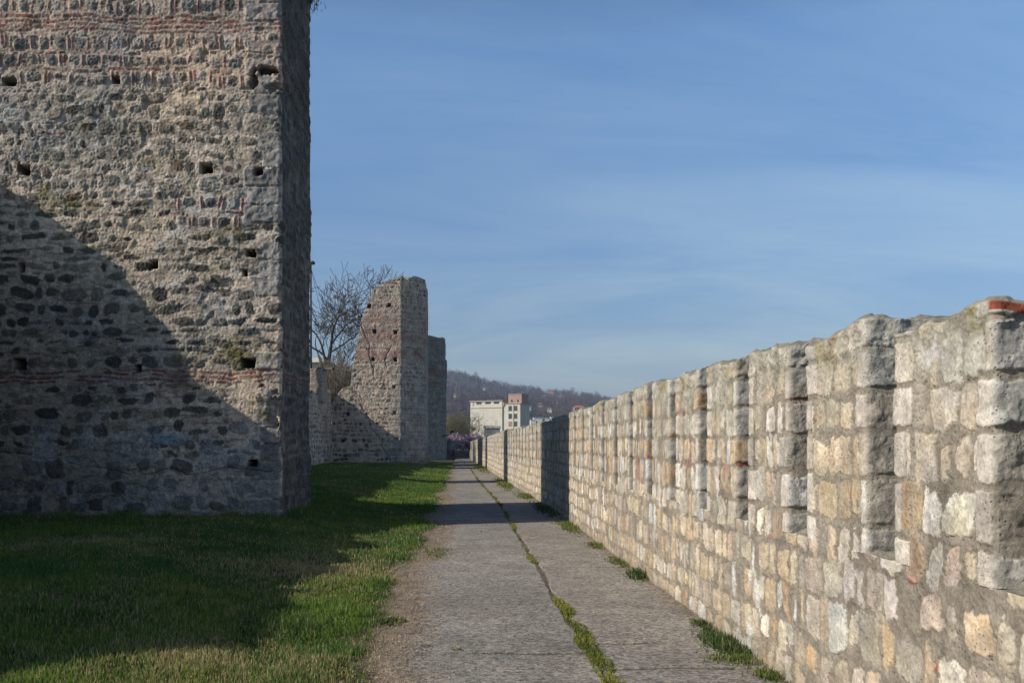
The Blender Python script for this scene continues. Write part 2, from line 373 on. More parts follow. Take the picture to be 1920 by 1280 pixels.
# broad ground to the horizon
xs = np.concatenate([[-6000, -2500, -1000, -400, -150, -60], np.linspace(-30, 30, 31), [60, 150, 400, 1000, 2500, 6000]])
ys = np.concatenate([[-3000, -600, -100, -30], np.linspace(-10, 120, 40), [160, 230, 330, 480, 800, 1500, 3000, 8000]])
X, Y = np.meshgrid(xs, ys); Z = -0.14 + 0 * X
Z -= 0.5 * sst(3.2, 12, X) + 0.4 * sst(100, 300, Y)
c = np.ones(X.shape + (3,)) * np.array([0.075, 0.085, 0.035])
tag(mesh_np('ground', np.stack([X, Y, Z], -1).reshape(-1, 3), grid_faces(*X.shape), MAT_SOIL, None, c.reshape(-1, 3)), kind='structure')

# turf soil under the grass
ys = np.concatenate([np.linspace(-6, 3, 19), 3 + np.cumsum(np.clip(0.012 * np.arange(1, 260) ** 0.9 * 0.3, 0.03, 0.7))]); ys = ys[ys < 103]
xs = np.concatenate([np.linspace(-14, -2.2, 60)[:-1], np.linspace(-2.2, -0.1, 90)])
X, Y = np.meshgrid(xs, ys); Z = lawn_z(X, Y) - 0.012
Z -= 0.03 * sst(-0.45, -0.15, X)
dry = np.clip(fbm(X, Y, 0.5, 61, 4) * 0.9 + 0.2, 0, 1)
c = np.ones(X.shape + (3,)) * np.array([0.045, 0.060, 0.018]); c = mixc(c, (0.13, 0.105, 0.055), dry * 0.8)
dirt = sst(-0.28, 0.02, X - edge_x(Y) + 0.10 * fbm(X, Y, 3, 62, 3)); c = mixc(c, (0.245, 0.195, 0.14), dirt)
Z += 0.008 * fbm(X, Y, 14, 63, 3)
tag(mesh_np('lawn', np.stack([X, Y, Z], -1).reshape(-1, 3), grid_faces(*X.shape), MAT_SOIL, None, c.reshape(-1, 3)), kind='structure')

# the concrete path: two strips either side of a grown-over seam
JL, JR = [6.92, 10.6, 14.3, 19.0, 24.5, 31, 38, 46, 55], [6.47, 7.28, 11.8, 16.1, 21.5, 27.5, 34, 42, 50]
def SEAM(y): return 0.98 + 0.02 * fbm(y, 0 * y, 0.8, 71, 3) - 0.0 + Cv(y) * 0.75
yb = [-4.0]
while yb[-1] < 98: yb.append(yb[-1] + (0.5 if yb[-1] < 4 else float(np.clip(0.0005 * yb[-1] ** 2, 0.02, 0.35))))
for j in JL + JR: yb += [j - 0.035, j - 0.02, j - 0.008, j + 0.008, j + 0.02, j + 0.035]
ys = np.unique(np.round(np.array(yb), 4))
ts = np.unique(np.concatenate([np.linspace(-0.80, 2.32, 140), np.linspace(0.82, 1.14, 60), np.linspace(-0.75, -0.3, 50)]))
T, Y = np.meshgrid(ts, ys)
X = T + np.where(T > 0, Cv(Y) * np.clip(T / 1.0, 0, 1), 0)
Yw = Y + 0.025 * fbm(T, Y * 0 + 3, 1.2, 73, 3)
z = 0.004 * fbm(X, Y, 2.0, 74, 3)
seam = T - (SEAM(Y) - Cv(Y) * np.clip(0.98, 0, 1))
left = (seam < 0); z += np.where(left, 0.0, -0.006)
wd = 0.035 + 0.025 * fbm(Y, 0 * Y, 1.5, 75, 3)
sd = np.exp(-(seam / np.clip(wd, 0.012, 1)) ** 4); z -= 0.012 * sd
jm = np.zeros_like(X)
for J, side in ((JL, left), (JR, ~left)):
    for j in J: jm = np.maximum(jm, np.where(side, np.clip(1.35 - np.abs(Y - j) / 0.026, 0, 1), 0))
cr = np.clip(1.2 - np.abs(fbm(X, Y * 0.7, 0.42, 88, 5)) / (0.012), 0, 1) * sst(0.15, 0.5, fbm(X, Y, 0.6, 89, 2)); jm = np.maximum(jm, cr * 0.8)
jm *= sst(-0.35, 0.1, fbm(X, Y, 2.2, 76, 3) + 0.25)
z -= 0.012 * jm
ed = (X - edge_x(Y)) + 0.04 * fbm(X, Y, 9, 77, 3); z -= 0.012 + 0.045 * sst(0.10, -0.10, ed); z += 0.012 * sst(0.1, 0.5, ed)
c = np.ones(X.shape + (3,)) * np.array([0.243, 0.236, 0.218])
tone = fbm(X, Y, 0.55, 78, 4); c *= (1 + 0.16 * tone + 0.08 * fbm(X, Y, 3.5, 98, 3))[..., None]
c = mixc(c, (0.16, 0.15, 0.14), sst(0.35, 0.7, fbm(X, Y, 1.3, 99, 4)) * 0.35); c = mixc(c, (0.36, 0.34, 0.31), sst(0.4, 0.7, fbm(X * 1.0, Y * 2.2, 0.9, 100, 4)) * 0.35)
foot = sst(0.22, 0.03, 2.2 - T + 0.08 * fbm(X, Y, 4, 101, 3)); c = mixc(c, (0.17, 0.14, 0.10), foot * 0.7)
c = mixc(c, (0.285, 0.26, 0.228), np.where(left, 0, 0.35) + 0.3 * sst(0, 0.8, fbm(X, Y, 0.9, 79, 3)))
c = mixc(c, (0.205, 0.20, 0.195), sst(7.0, 6.9, Y) * np.where(left, 0.0, 0.6))
c = mixc(c, (0.245, 0.195, 0.14), sst(0.42, 0.04, ed + 0.1 * fbm(X, Y, 4, 80, 3)) * 0.95); c = mixc(c, (0.12, 0.105, 0.065), sd * 0.75); c = mixc(c, (0.05, 0.05, 0.03), jm * 0.95)
tag(mesh_np('path', np.stack([X, Yw, z], -1).reshape(-1, 3), grid_faces(*X.shape), MAT_PATH, None, c.reshape(-1, 3)), kind='structure')

# ------------------------------------------------------------------ the crenellated parapet on the right
XW = 2.2; THICK = 0.55; SILL = 1.0
rng = np.random.RandomState(5)
rows = []; v = -0.35
while v < 3.6:
    h = rng.uniform(0.20, 0.29); rows.append((v, v + h, K_PAR)); v += h
MAS_P = Masonry(12, -6, 95, rows, warp=0.035, wl=0.7)
MORT_P = (0.285, 0.25, 0.20)
def parapet_paint(U, Z, h, col, mask, end=None, zt=None):
    n = fbm(U, Z, 2.3, 201, 4); nf = fbm(U, Z, 14, 202, 3)
    # mortar smeared over parts of the face
    sm = sst(0.15, 0.6, fbm(U * 1.0, Z, 1.9, 203, 4)); col = mixc(col, np.array([0.33, 0.295, 0.24]), sm * mask * 0.38)
    # small brick chips in the joints
    ci = np.floor(U / 0.115); cj = np.floor(Z / 0.075); hh = hsh(ci.astype(np.int64), cj.astype(np.int64), 204)
    fu = U / 0.115 - ci; fv = Z / 0.075 - cj
    chip = (hh > 0.982) * sst(0.12, 0.2, fu) * sst(0.95, 0.85, fu) * sst(0.15, 0.3, fv) * sst(0.85, 0.7, fv) * (mask < 0.45)
    col = mixc(col, (0.30, 0.12, 0.09), chip); h = h + 0.008 * chip
    # lime and white paint runs
    wr = sst(0.62, 0.80, fbm(U * 1.0, Z * 0.35, 5.5, 205, 3)) * sst(0.1, 0.4, fbm(U, Z, 1.1, 206, 2)); col = mixc(col, (0.78, 0.77, 0.75), wr * 0.85)
    # rain streaks and soot run over stones and joints alike
    sk = fbm(U * 1.0, Z * 0.16, 7.0, 221, 4); col = col * (1 - 0.26 * sst(0.05, 0.7, sk) * sst(0.3, 1.4, Z))[..., None]; col = mixc(col, (0.46, 0.42, 0.34), sst(0.2, 0.7, -sk) * 0.25)
    # grey lichen crust towards the top
    top = sst(1.72, 2.16, Z + 0.16 * n) ; col = mixc(col, np.array([0.36, 0.345, 0.285]) * (1 + 0.45 * nf)[..., None], top * (0.62 + 0.25 * nf))
    h = h + top * 0.010 * nf
    moss = sst(0.45, 0.75, fbm(U, Z, 3.3, 207, 3)) * sst(1.95, 2.2, Z); col = mixc(col, (0.26, 0.23, 0.09), moss * 0.6)
    # splashes and damp at the foot
    ft = sst(0.22, 0.0, Z + 0.06 * n); col = mixc(col, (0.24, 0.205, 0.15), ft * 0.55)
    # spray paint
    for (py0, pz, ry, rz, cc, f) in ((10.95, 1.42, 0.16, 0.26, (0.08, 0.20, 0.46), .85), (16.8, 1.50, 0.35, 0.26, (0.25, 0.50, 0.36), .6), (15.6, 1.30, 0.5, 0.18, (0.55, 0.22, 0.18), .5), (11.9, 1.35, 0.25, 0.12, (0.26, 0.50, 0.40), .55), (11.4, 1.22, 0.3, 0.16, (0.58, 0.25, 0.2), .5), (7.6, 1.38, 0.10, 0.05, (0.62, 0.2, 0.2), .5), (8.9, 1.4, 0.2, 0.05, (0.6, 0.25, 0.25), .45)):
        q = np.exp(-(((U - py0) / ry) ** 2 + ((Z - pz) / rz) ** 2) ** 2); col = mixc(col, cc, q * f * (0.65 + 0.5 * nf))
    return h, col
wall = empty('parapet_wall', (XW, 10, 0))
tag(wall, 'pale limestone parapet wall with a row of merlons along the right of the path', 'wall')
PITCH, MLEN, Y0 = 1.184, 0.865, 3.755
mer = [Y0 + PITCH * k for k in range(-4, 71)]
def gapm(Y):                                        # 1 inside an embrasure
    t = np.mod(Y - Y0, PITCH); return sst(MLEN - 0.01, MLEN + 0.02, t) * sst(PITCH + 0.01, PITCH - 0.02, t)
def body_section(y0, y1, dy, dz):
    yy = np.arange(y0, y1 + dy * 0.5, dy) if not callable(dy) else dy(y0, y1)
    zf = np.linspace(-0.16, SILL, max(8, int(1.16 / dz)))
    prof = [( -1, 0, 0.0, z, z) for z in zf]                                         # (nx, nz, dx, z, v)
    prof += [(-0.5, 0.5, 0.02, SILL, SILL + 0.02)] + [(0, 1, d, SILL, SILL + d) for d in np.linspace(0.05, THICK, 14)]
    prof += [(1, 0, THICK, z, 2.6 - z) for z in np.linspace(SILL - 0.02, -0.8, 16)]
    P = np.array(prof); Yg, Vg = np.meshgrid(yy, P[:, 4]); nx, nz, dx, z = (np.broadcast_to(P[:, i][:, None], Yg.shape) for i in (0, 1, 2, 3))
    h, col, mask = MAS_P.eval(Yg, Vg, MORT_P, 0.004); h, col = parapet_paint(Yg, Vg, h, col, mask)
    tp = nz > 0; h = np.where(tp, (0.03 * fbm(Yg, dx, 9, 211, 3) + 0.01) * gapm(Yg) - 0.012 * (1 - gapm(Yg)), h)
    col = np.where(tp[..., None], np.array([0.27, 0.25, 0.20]) * (1 + 0.3 * fbm(Yg, dx, 8, 212, 3))[..., None], col)
    Xg = XW + Cv(Yg) + dx + nx * h
    V = np.stack([Xg, Yg, z + nz * h], -1)
    return V, np.clip(col, 0.02, 0.9)
def ysteps(y0, y1):
    o = [y0]
    while o[-1] < y1:
        y = o[-1]; o.append(y + (0.05 if y < 3.0 else float(np.clip(0.00045 * y * y, 0.0062, 0.045))))
    return np.array(o)
V, Cb = body_section(-3.0, 89.0, ysteps, 0.0062)
mesh_np('wall_body', V.reshape(-1, 3), grid_faces(*V.shape[:2]), MAT_PARAPET, wall, Cb.reshape(-1, 3))

def top_h(Y): return np.interp(Y, [0, 3.8, 4.5, 4.9, 6, 8, 10.5, 14, 19, 25, 39, 59, 88], [2.2, 2.185, 2.18, 2.25, 2.27, 2.29, 2.28, 2.25, 2.19, 2.15, 2.13, 2.0, 1.77])
def merlon(k, yn):
    yf = yn + MLEN; d = max(yn, 0)
    near = 3 < yn < 6.2
    st = 0.0062 if near else (0.011 if 0 < yn < 9 else (0.022 if yn < 25 and yn > 0 else 0.05)); dz = st
    R = np.random.RandomState(900 + k)
    yn2, yf2 = yn + R.uniform(-0.015, 0.015), yf + R.uniform(-0.015, 0.015)
    if k in (4, 5, 6, 7): yn2, yf2 = yn, yf
    cx0 = float(Cv(np.array(yn + 0.4)))
    x0, x1 = XW + cx0, XW + cx0 + THICK
    # loop: back -> far end -> front -> near end -> back
    pts = [(x1, yn2 + 0.4), (x1, yf2), (x0, yf2), (x0, yn2), (x1, yn2), (x1, yn2 + 0.4)]
    p, n, s = outline(pts, [max(st, .03), st * (1.5 if near else 1), st, st, max(st, .03)], 0.03)
    n = n * 1.0
    # outline() gives right-hand normals; this loop runs counter-clockwise seen from above, so they point outwards
    sf = (yf2 - yn2 - 0.4) + THICK                               # arc length at the front far corner
    U = yf2 + (sf - s); zs = np.arange(SILL, 2.5, dz)
    base = float(top_h(np.array(yn + 0.4))) + (R.normal(0, 0.016) if k > 7 else 0)
    zt = base + 0.040 * fbm(U, U * 0 + k, 2.4, 300 + k, 4) + 0.016 * fbm(U, U * 0, 11, 301 + k, 3)
    t = np.clip((p[:, 1] - yn2) / MLEN, 0, 1)
    if k == 4: zt = 2.185 + 0.012 * fbm(U, U * 0, 9, 301, 2) - 0.03 * sst(0.2, 0.75, t)
    if k == 5: zt = 2.235 + 0.05 * np.exp(-((t - 0.12) / 0.22) ** 2) - 0.02 * t + 0.012 * fbm(U, U * 0, 9, 301, 2)
    nz_ = int(round((base - SILL) / dz)); f = np.linspace(0, 1, nz_)[:, None]
    Z = SILL + (zt - SILL)[None, :] * f; UU = np.broadcast_to(U, Z.shape).copy()
    h, col, mask = MAS_P.eval(UU, Z, MORT_P, 0.004)
    h, col = parapet_paint(UU, Z, h, col, mask)
    endf = np.clip(np.abs(n[:, 1]), 0, 1) ** 2; endf = np.where(p[:, 0] > x1 - 0.02, 1, endf)
    # one long block per course on the embrasure cheeks, wrapping the corner onto the face; quarry-faced, greyer than the face
    e2 = endf[None, :] * np.ones_like(Z)
    zq = Z + 0.012 * fbm(UU, Z, 3.0, 330 + k, 3); vbm = MAS_P.vb; ci = np.clip(np.searchsorted(vbm, zq) - 1, 0, len(vbm) - 2)
    dj = np.minimum(zq - vbm[ci], vbm[ci + 1] - zq) + 0.007 * fbm(UU, Z, 22, 331, 3)
    hq = hsh(ci, ci * 0 + k, 332); hq2 = hsh(ci, ci * 0 + k, 333); dc = UU - yn2; dfar = yf2 - UU
    ql = 0.07 + 0.13 * hq; ql2 = 0.06 + 0.12 * hq2
    edg = 0.012 * fbm(UU, Z, 14, 334, 3); onq = np.maximum((dc < ql + edg) * 1.0, (dfar < ql2 + edg) * 1.0); onq = np.maximum(onq, (e2 > 0.02) * 1.0) * (p[None, :, 0] < x1 - 0.02)
    jq = np.maximum(np.clip(1 - np.abs(dc - ql - edg) / 0.013, 0, 1), np.clip(1 - np.abs(dfar - ql2 - edg) / 0.013, 0, 1)) * (e2 < 0.02)
    dj = dj + 0.012 * fbm(UU, Z, 8, 344, 3) * e2; me = sst(0.009 + 0.016 * hq * (1 + e2), 0.013 + 0.016 * hq * (1 + e2), dj) * (1 - jq)
    pal_q = np.array([[0.56, 0.51, 0.42], [0.60, 0.56, 0.49], [0.50, 0.44, 0.35], [0.55, 0.50, 0.43], [0.52, 0.40, 0.27], [0.44, 0.42, 0.37]]); cq = pal_q[np.clip((hq * 6).astype(int), 0, 5)] * (0.9 + 0.25 * hq2)[..., None]
    cg = (np.array([0.43, 0.42, 0.385]) * hq2[..., None] + np.array([0.46, 0.41, 0.33]) * (1 - hq2)[..., None]) * (0.78 + 0.4 * hq2)[..., None]; cg = np.where(((hq > 0.66) & (hq < 0.83))[..., None], np.array([0.42, 0.31, 0.20]), cg)
    e1 = sst(0.0, 0.5, e2)[..., None]; cs = (cq * (1 - e1) + cg * e1) * (1 + 0.20 * fbm(UU, Z, 9, 335, 4) + 0.14 * fbm(UU, Z, 34, 336, 2))[..., None]
    cm = (np.array(MORT_P) * (1 - e1) + np.array([0.35, 0.315, 0.25]) * e1) * (1 + 0.15 * fbm(UU, Z, 16, 337, 3))[..., None]
    thinb = (hsh(ci, ci * 0 + k, 338) > 0.80) & (dj < 0.03) & (zq - vbm[ci] < 0.05) & (e2 > 0.3); cm = np.where(thinb[..., None], np.array([0.30, 0.13, 0.09]), cm); 
    hqf = me * (0.006 + 0.010 * (hq - 0.3)) + 0.002 * fbm(UU, Z, 30, 339, 2)
    hqe = me * (0.004 + 0.012 * (hq2 - 0.3)) + (0.012 * fbm(UU, Z, 5, 340, 5) + 0.0045 * fbm(UU, Z, 24, 341, 3)) * (0.35 + 0.65 * me) - 0.002 * (1 - me)
    hn = hqf * (1 - e1[..., 0]) + hqe * e1[..., 0]
    h = h * (1 - onq) + hn * onq; crust = sst(1.9, 2.2, Z + 0.1 * fbm(UU, Z, 3, 342, 3)); cn = cs * me[..., None] + cm * (1 - me[..., None]); cn = mixc(cn, np.array([0.35, 0.34, 0.29]) * (1 + 0.4 * fbm(UU, Z, 13, 343, 3))[..., None], crust * 0.6)
    col = col * (1 - onq[..., None]) + cn * onq[..., None]
    rg = (0.012 * fbm(UU, Z, 16, 316, 3)) * sst(2.0, 2.15, Z); h = h + rg
    zfade = sst(SILL, SILL + 0.05, Z); h = np.where(e2 < 0.05, h, h * (0.4 + 0.6 * zfade))
    if k == 4:                                                   # the brick laid on the corner of the nearest merlon
        bk = (Z > zt[None, :] - 0.034) * (np.abs(n[None, :, 1]) > 0.25) * np.ones_like(Z); col = mixc(col, (0.30, 0.085, 0.05), bk); h = np.where(bk > 0.5, 0.012 + 0.003 * fbm(UU, Z, 30, 317, 2), h)
    V = np.stack([p[:, 0] + n[:, 0] * h, p[:, 1] + n[:, 1] * h, Z], -1); rowsV = [V]; rowsC = [col]
    cxm = (x0 + x1) / 2; cym = np.clip(p[:, 1], yn2 + 0.24, yf2 - 0.24)
    last = V[-1]
    for tt, up in ((0.05, 0.008), (0.14, 0.018), (0.26, 0.024), (0.4, 0.03), (0.6, 0.034), (0.8, 0.036), (1.0, 0.036)):
        q = np.empty_like(last); q[:, 0] = last[:, 0] * (1 - tt) + cxm * tt; q[:, 1] = last[:, 1] * (1 - tt) + cym * tt
        q[:, 2] = last[:, 2] * (1 - tt) + base * tt + up + 0.028 * fbm(q[:, 0], q[:, 1], 10, 318, 3) * min(1, tt * 6)
        rowsV.append(q[None]); cc = np.array([0.27, 0.25, 0.20]) * (1 + 0.35 * fbm(q[:, 0], q[:, 1], 12, 319, 3))[:, None]
        rowsC.append(cc[None])
    V = np.concatenate(rowsV, 0); Cm = np.clip(np.concatenate(rowsC, 0), 0.02, 0.9)
    mesh_np('merlon', V.reshape(-1, 3), grid_faces(V.shape[0], V.shape[1]), MAT_PARAPET, wall, Cm.reshape(-1, 3))
for k, yn in enumerate(mer): merlon(k, yn)

# ------------------------------------------------------------------ towers and curtain walls on the left
def px1(px): return (px - VX) / F * 16.8
def pz1(py): return EYE + (VY - py) / F * 16.8
MORT_T = (0.60, 0.50, 0.39)
rng = np.random.RandomState(11)
K_DARK = dict(K_RUB, w=(0.16, 0.56), wp=1.2, skip=0.22, pal=[(3.5, (0.085, 0.079, 0.070)), (3, (0.13, 0.116, 0.096)), (2, (0.11, 0.115, 0.10)), (2, (0.19, 0.17, 0.14)), (1.5, (0.29, 0.26, 0.22))])
bands1 = [(0.0, 1.35, K_BIG, (0.26, 0.38)), (1.35, 2.72, K_DARK, (0.14, 0.30)), (2.72, 2.96, K_BRK2, (0.08, 0.08)), (2.96, 6.1, K_DARK, (0.15, 0.33)),
          (8.22, 8.50, K_CLO, (0.28, 0.28)), (8.50, 8.575, K_BRK1, (0.075, 0.075)), (8.575, 8.86, K_CLO, (0.285, 0.285)), (8.86, 8.935, K_BRK1, (0.075, 0.075)), (8.935, 9.22, K_CLO, (0.285, 0.285)),
          (9.22, 9.54, K_BRK2, (0.08, 0.08)), (9.54, 9.83, K_CLO, (0.29, 0.29)), (9.83, 10.07, K_BRK2, (0.08, 0.08)), (10.07, 10.4, K_CLO, (0.3, 0.36))]
MAS1 = Masonry(33, -1, 22, mk_rows(rng, -0.3, 12.2, bands1, (0.10, 0.32)), warp=0.045, wl=0.7)
# photographed putlog holes (px, py, half width, half height)
HOLES = [(18, 154, 13, 7), (218, 151, 7, 7), (45, 318, 10, 9), (387, 315, 11, 10), (486, 322, 8, 7), (470, 475, 9, 7), (287, 495, 8, 8), (40, 501, 6, 9), (459, 512, 4, 6), (36, 682, 11, 10), (258, 690, 6, 7), (466, 681, 13, 9), (474, 868, 8, 6)]
MASC = Masonry(91, -1, 22, mk_rows(np.random.RandomState(6), 0.05, 9, [(k * 0.37, k * 0.37 + 0.29, K_CLO, (0.29, 0.29)) for k in range(30)] , (0.08, 0.08)), warp=0.03, wl=0.8)
for R_ in MASC.rows:
    if not R_['K'].get('cloison'): R_['col'] = pick(np.random.RandomState(5), BRICK, len(R_['a'])); R_['b'][:] = 0.022; R_['p'][:] = 8; R_['skip'][:] = np.random.RandomState(8).rand(len(R_['a'])) < 0.5
UX0 = 9.9   # u = X + UX0 on the front face
def tower1_extra(U, Z, X, Y, h, col, mask):
    front = Y < 16.9; side = (X > -3.45) & (Y > 16.85)
    n = fbm(U, Z, 1.1, 401, 4); nf = fbm(U, Z, 11, 402, 3); n3 = fbm(U, Z, 3.2, 403, 3)
    # vertical bricks framing the stones in a patch near the corner, half way up
    Xf = U - UX0
    hC, cC, mC = MASC.eval(U, Z, MORT_T, 0.0045)
    reg = np.zeros_like(h)
    for (ax, ay, rx, ry) in ((415, 395, 95, 34), (455, 130, 60, 45), (250, 85, 250, 20), (300, 722, 60, 14), (95, 245, 30, 12), (400, 60, 110, 60)):
        reg = np.maximum(reg, np.exp(-(((Xf - px1(ax)) / (rx * 0.00988)) ** 4 + ((Z - pz1(ay)) / (ry * 0.00988)) ** 4)))
    reg = sst(0.35, 0.55, reg + 0.12 * n3) * front * (Z < 9.20) * (np.abs(Z - 2.84) > 0.14); h = h * (1 - reg) + hC * reg; col = col * (1 - reg[..., None]) + cC * reg[..., None]; mask = mask * (1 - reg) + mC * reg
    # weathering of the pointing: olive, grey and chalky patches drawn out along the courses
    m1 = fbm(U * 0.55, Z * 1.5, 2.6, 421, 4); m2 = fbm(U * 0.6, Z * 1.3, 6.5, 422, 3); m3 = fbm(U, Z, 1.3, 423, 3)
    mo = 1 - 0.88 * mask
    col = mixc(col, (0.33, 0.285, 0.19), sst(0.10, 0.7, m1 + 0.4 * m2) * 0.60 * mo); col = mixc(col, (0.35, 0.33, 0.295), sst(0.0, 0.6, -m1 + 0.5 * m3) * 0.5 * mo)
    col = mixc(col, (0.64, 0.60, 0.53), sst(0.35, 0.8, m2 + 0.5 * m3) * 0.6 * mo); col = mixc(col, (0.14, 0.12, 0.10), sst(0.30, 0.65, fbm(U * 0.5, Z * 1.8, 9, 424, 3)) * 0.65 * mo)
    # pale quoins up the corner
    corner = px1(524)
    qj = np.floor((Z + 0.1) / 0.34); qh = hsh(qj.astype(np.int64), qj.astype(np.int64) * 0, 404); ql = 0.30 + 0.36 * qh
    fz = (Z + 0.1) / 0.34 - qj; dl = corner + 0.0 - Xf
    qm = front * sst(-0.02, 0.03, dl) * sst(ql + 0.015, ql - 0.015, dl + 0.02 * nf) * sst(0.04, 0.09, fz + 0.02 * nf) * sst(0.97, 0.92, fz + 0.02 * nf) * (hsh(qj.astype(np.int64), qj.astype(np.int64) * 0, 405) > 0.22)
    qc = 0.22 + 0.17 * hsh(qj.astype(np.int64), qj.astype(np.int64) * 0 + 3, 406)
    col = col * (1 - qm[..., None]) + (qc[..., None] * np.array([1.0, 0.93, 0.84]) * (1 + 0.2 * n3)[..., None]) * qm[..., None]
    h = h * (1 - qm) + (0.012 + 0.012 * nf + 0.02 * (qh - 0.5)) * qm
    # mortar washed out in places: deep rough pits, their small shadows painted darker
    pit = sst(0.35, 0.9, fbm(U, Z, 5.5, 407, 3)) * (1 - mask) * (1 - qm); h = h - 0.022 * pit; col = mixc(col, (0.20, 0.175, 0.145), pit * 0.5)
    h = h + 0.030 * n + 0.003 * nf
    # reddish mortar high up, darker low on the left, moss
    col = mixc(col, np.array([0.50, 0.37, 0.29]), sst(7.6, 8.8, Z) * 0.5 * (1 - mask))
    low_left_dark = sst(6.2, 3.0, Z + 0.5 * n) * sst(-4.0, -8.2, Xf + 0.8 * n); col = col * (1 - 0.42 * low_left_dark)[..., None]
    low_dark = sst(5.6, 2.2, Z + 0.6 * n) * sst(-0.35, 0.7, n3); col = col * (1 - 0.10 * low_dark * front)[..., None]  # front slightly darker low down, in patches
    wm = fbm(U * 0.7, Z * 0.9, 0.9, 431, 3); col = col * (1 + np.clip(wm, -1, 1)[..., None] * np.array([0.20, 0.15, 0.09]))
    back = (Y > 16.86); col = mixc(col, (0.075, 0.072, 0.068), back * (0.78 + 0.15 * n3))   # shade of the sunless sides painted in as near-black
    moss = np.zeros_like(h)
    for (mx_, my_, rx, ry) in ((460, 662, 62, 24), (360, 505, 45, 14), (340, 222, 30, 14), (410, 432, 45, 16), (120, 385, 90, 16), (350, 668, 40, 14), (500, 780, 26, 22), (455, 440, 30, 20), (60, 360, 60, 14), (300, 300, 60, 9), (180, 240, 60, 10)):
        cxm, czm = px1(mx_), pz1(my_); moss = np.maximum(moss, np.exp(-(((Xf - cxm) / (rx * 0.00988)) ** 2 + ((Z - czm) / (ry * 0.00988)) ** 2)))
    moss = moss * front * sst(-0.5, 0.4, n3 + nf * 0.4); col = mixc(col, (0.155, 0.135, 0.045), moss * 0.85)
    # old graffiti, whitish and a little teal
    gz = np.exp(-((Z - pz1(832)) / 0.36) ** 4) * sst(-8.3, -7.6, Xf) * sst(-3.6, -4.0, Xf) * front
    st = np.abs(fbm(U * 1.3, Z * 0.8, 3.6, 411, 2)); strokes = sst(0.13, 0.04, st) ; fill = sst(0.15, 0.6, fbm(U, Z, 1.5, 412, 2))
    col = mixc(col, (0.50, 0.50, 0.52), gz * fill * 0.36); col = mixc(col, (0.10, 0.10, 0.12), gz * strokes * fill * 0.6)
    te = np.exp(-(((Xf - px1(315)) / 0.33) ** 2 + ((Z - pz1(822)) / 0.09) ** 2)) * front; col = mixc(col, (0.12, 0.30, 0.36), te * 0.8)
    # the big stones of the plinth are paler towards the corner
    pl = sst(1.5, 0.9, Z) * sst(-6.8, -5.0, Xf) * front; col = mixc(col, (0.40, 0.375, 0.34), pl * 0.22)
    # a long horizontal crack over the plinth and two more
    for (za, xa, xb, am, wdt, dep) in ((pz1(882), px1(180), px1(510), 0.09, 0.016, 0.05), (pz1(738), px1(40), px1(300), 0.05, 0.012, 0.03), (pz1(100), px1(430), px1(515), 0.05, 0.012, 0.04)):
        dzc = np.abs(Z - za - am * fbm(U, U * 0, 1.6, 413, 4)); ck = np.clip(1 - dzc / wdt, 0, 1) * (Xf > xa) * (Xf < xb) * front * sst(-0.6, 0.0, n3 + 0.3); h = h - dep * ck; col = mixc(col, (0.10, 0.09, 0.08), ck * 0.6)
    # collapsed corner stones near the top, their inner shade painted dark
    for (mx_, my_, rx, ry, dep) in ((492, 133, 26, 9, 0.26), (478, 150, 9, 16, 0.16), (512, 165, 12, 8, 0.08), (385, 108, 8, 14, 0.04), (415, 535, 20, 12, 0.05), (515, 770, 14, 30, 0.06)):
        q = ((Xf - px1(mx_)) / (rx * 0.00988)) ** 2 + ((Z - pz1(my_)) / (ry * 0.00988)) ** 2 + 0.6 * n3 + 0.7 * nf; m = sst(1.25, 0.75, q) * front; h = h - dep * m * (1 + 0.5 * nf); col = mixc(col, (0.075, 0.07, 0.06), m * min(1.0, dep * 4.5))
    for (hx, hy, rx, ry) in HOLES:
        q = np.maximum(np.abs(Xf - px1(hx)) / (rx * 0.00988), np.abs(Z - pz1(hy)) / (ry * 0.00988)) + 0.12 * nf
        m = sst(1.12, 0.86, q) * front; h = h * (1 - m) - 0.55 * m; col = mixc(col, (0.05, 0.045, 0.04), m)  # hole insides coloured near-black to stand for their deep shade
    return h, col
def two_tone(z_hi=None):
    def f(U, Z, X, Y, h, col, mask):
        n = fbm(U, Z, 0.6, 501, 4); col = mixc(col, (0.20, 0.19, 0.16), sst(0.1, 0.9, n) * 0.4); return h + 0.05 * n, col
    return f
T1 = empty('stone_tower', (-6.5, 20, 0)); tag(T1, 'tall rubble stone tower with brick bands and square holes, nearest on the left', 'tower')
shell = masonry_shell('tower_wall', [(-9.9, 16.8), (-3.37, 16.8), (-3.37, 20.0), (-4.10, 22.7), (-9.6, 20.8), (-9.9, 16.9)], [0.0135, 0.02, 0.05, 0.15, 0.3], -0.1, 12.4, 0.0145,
    lambda s, p: 11.35 + 0 * s + 0.1 * sst(18, 20, p[:, 1]), MAS1, MORT_T, MAT_RUBBLE, T1, tower1_extra, 0.0045, inward=2.0, top_rough=0.14)

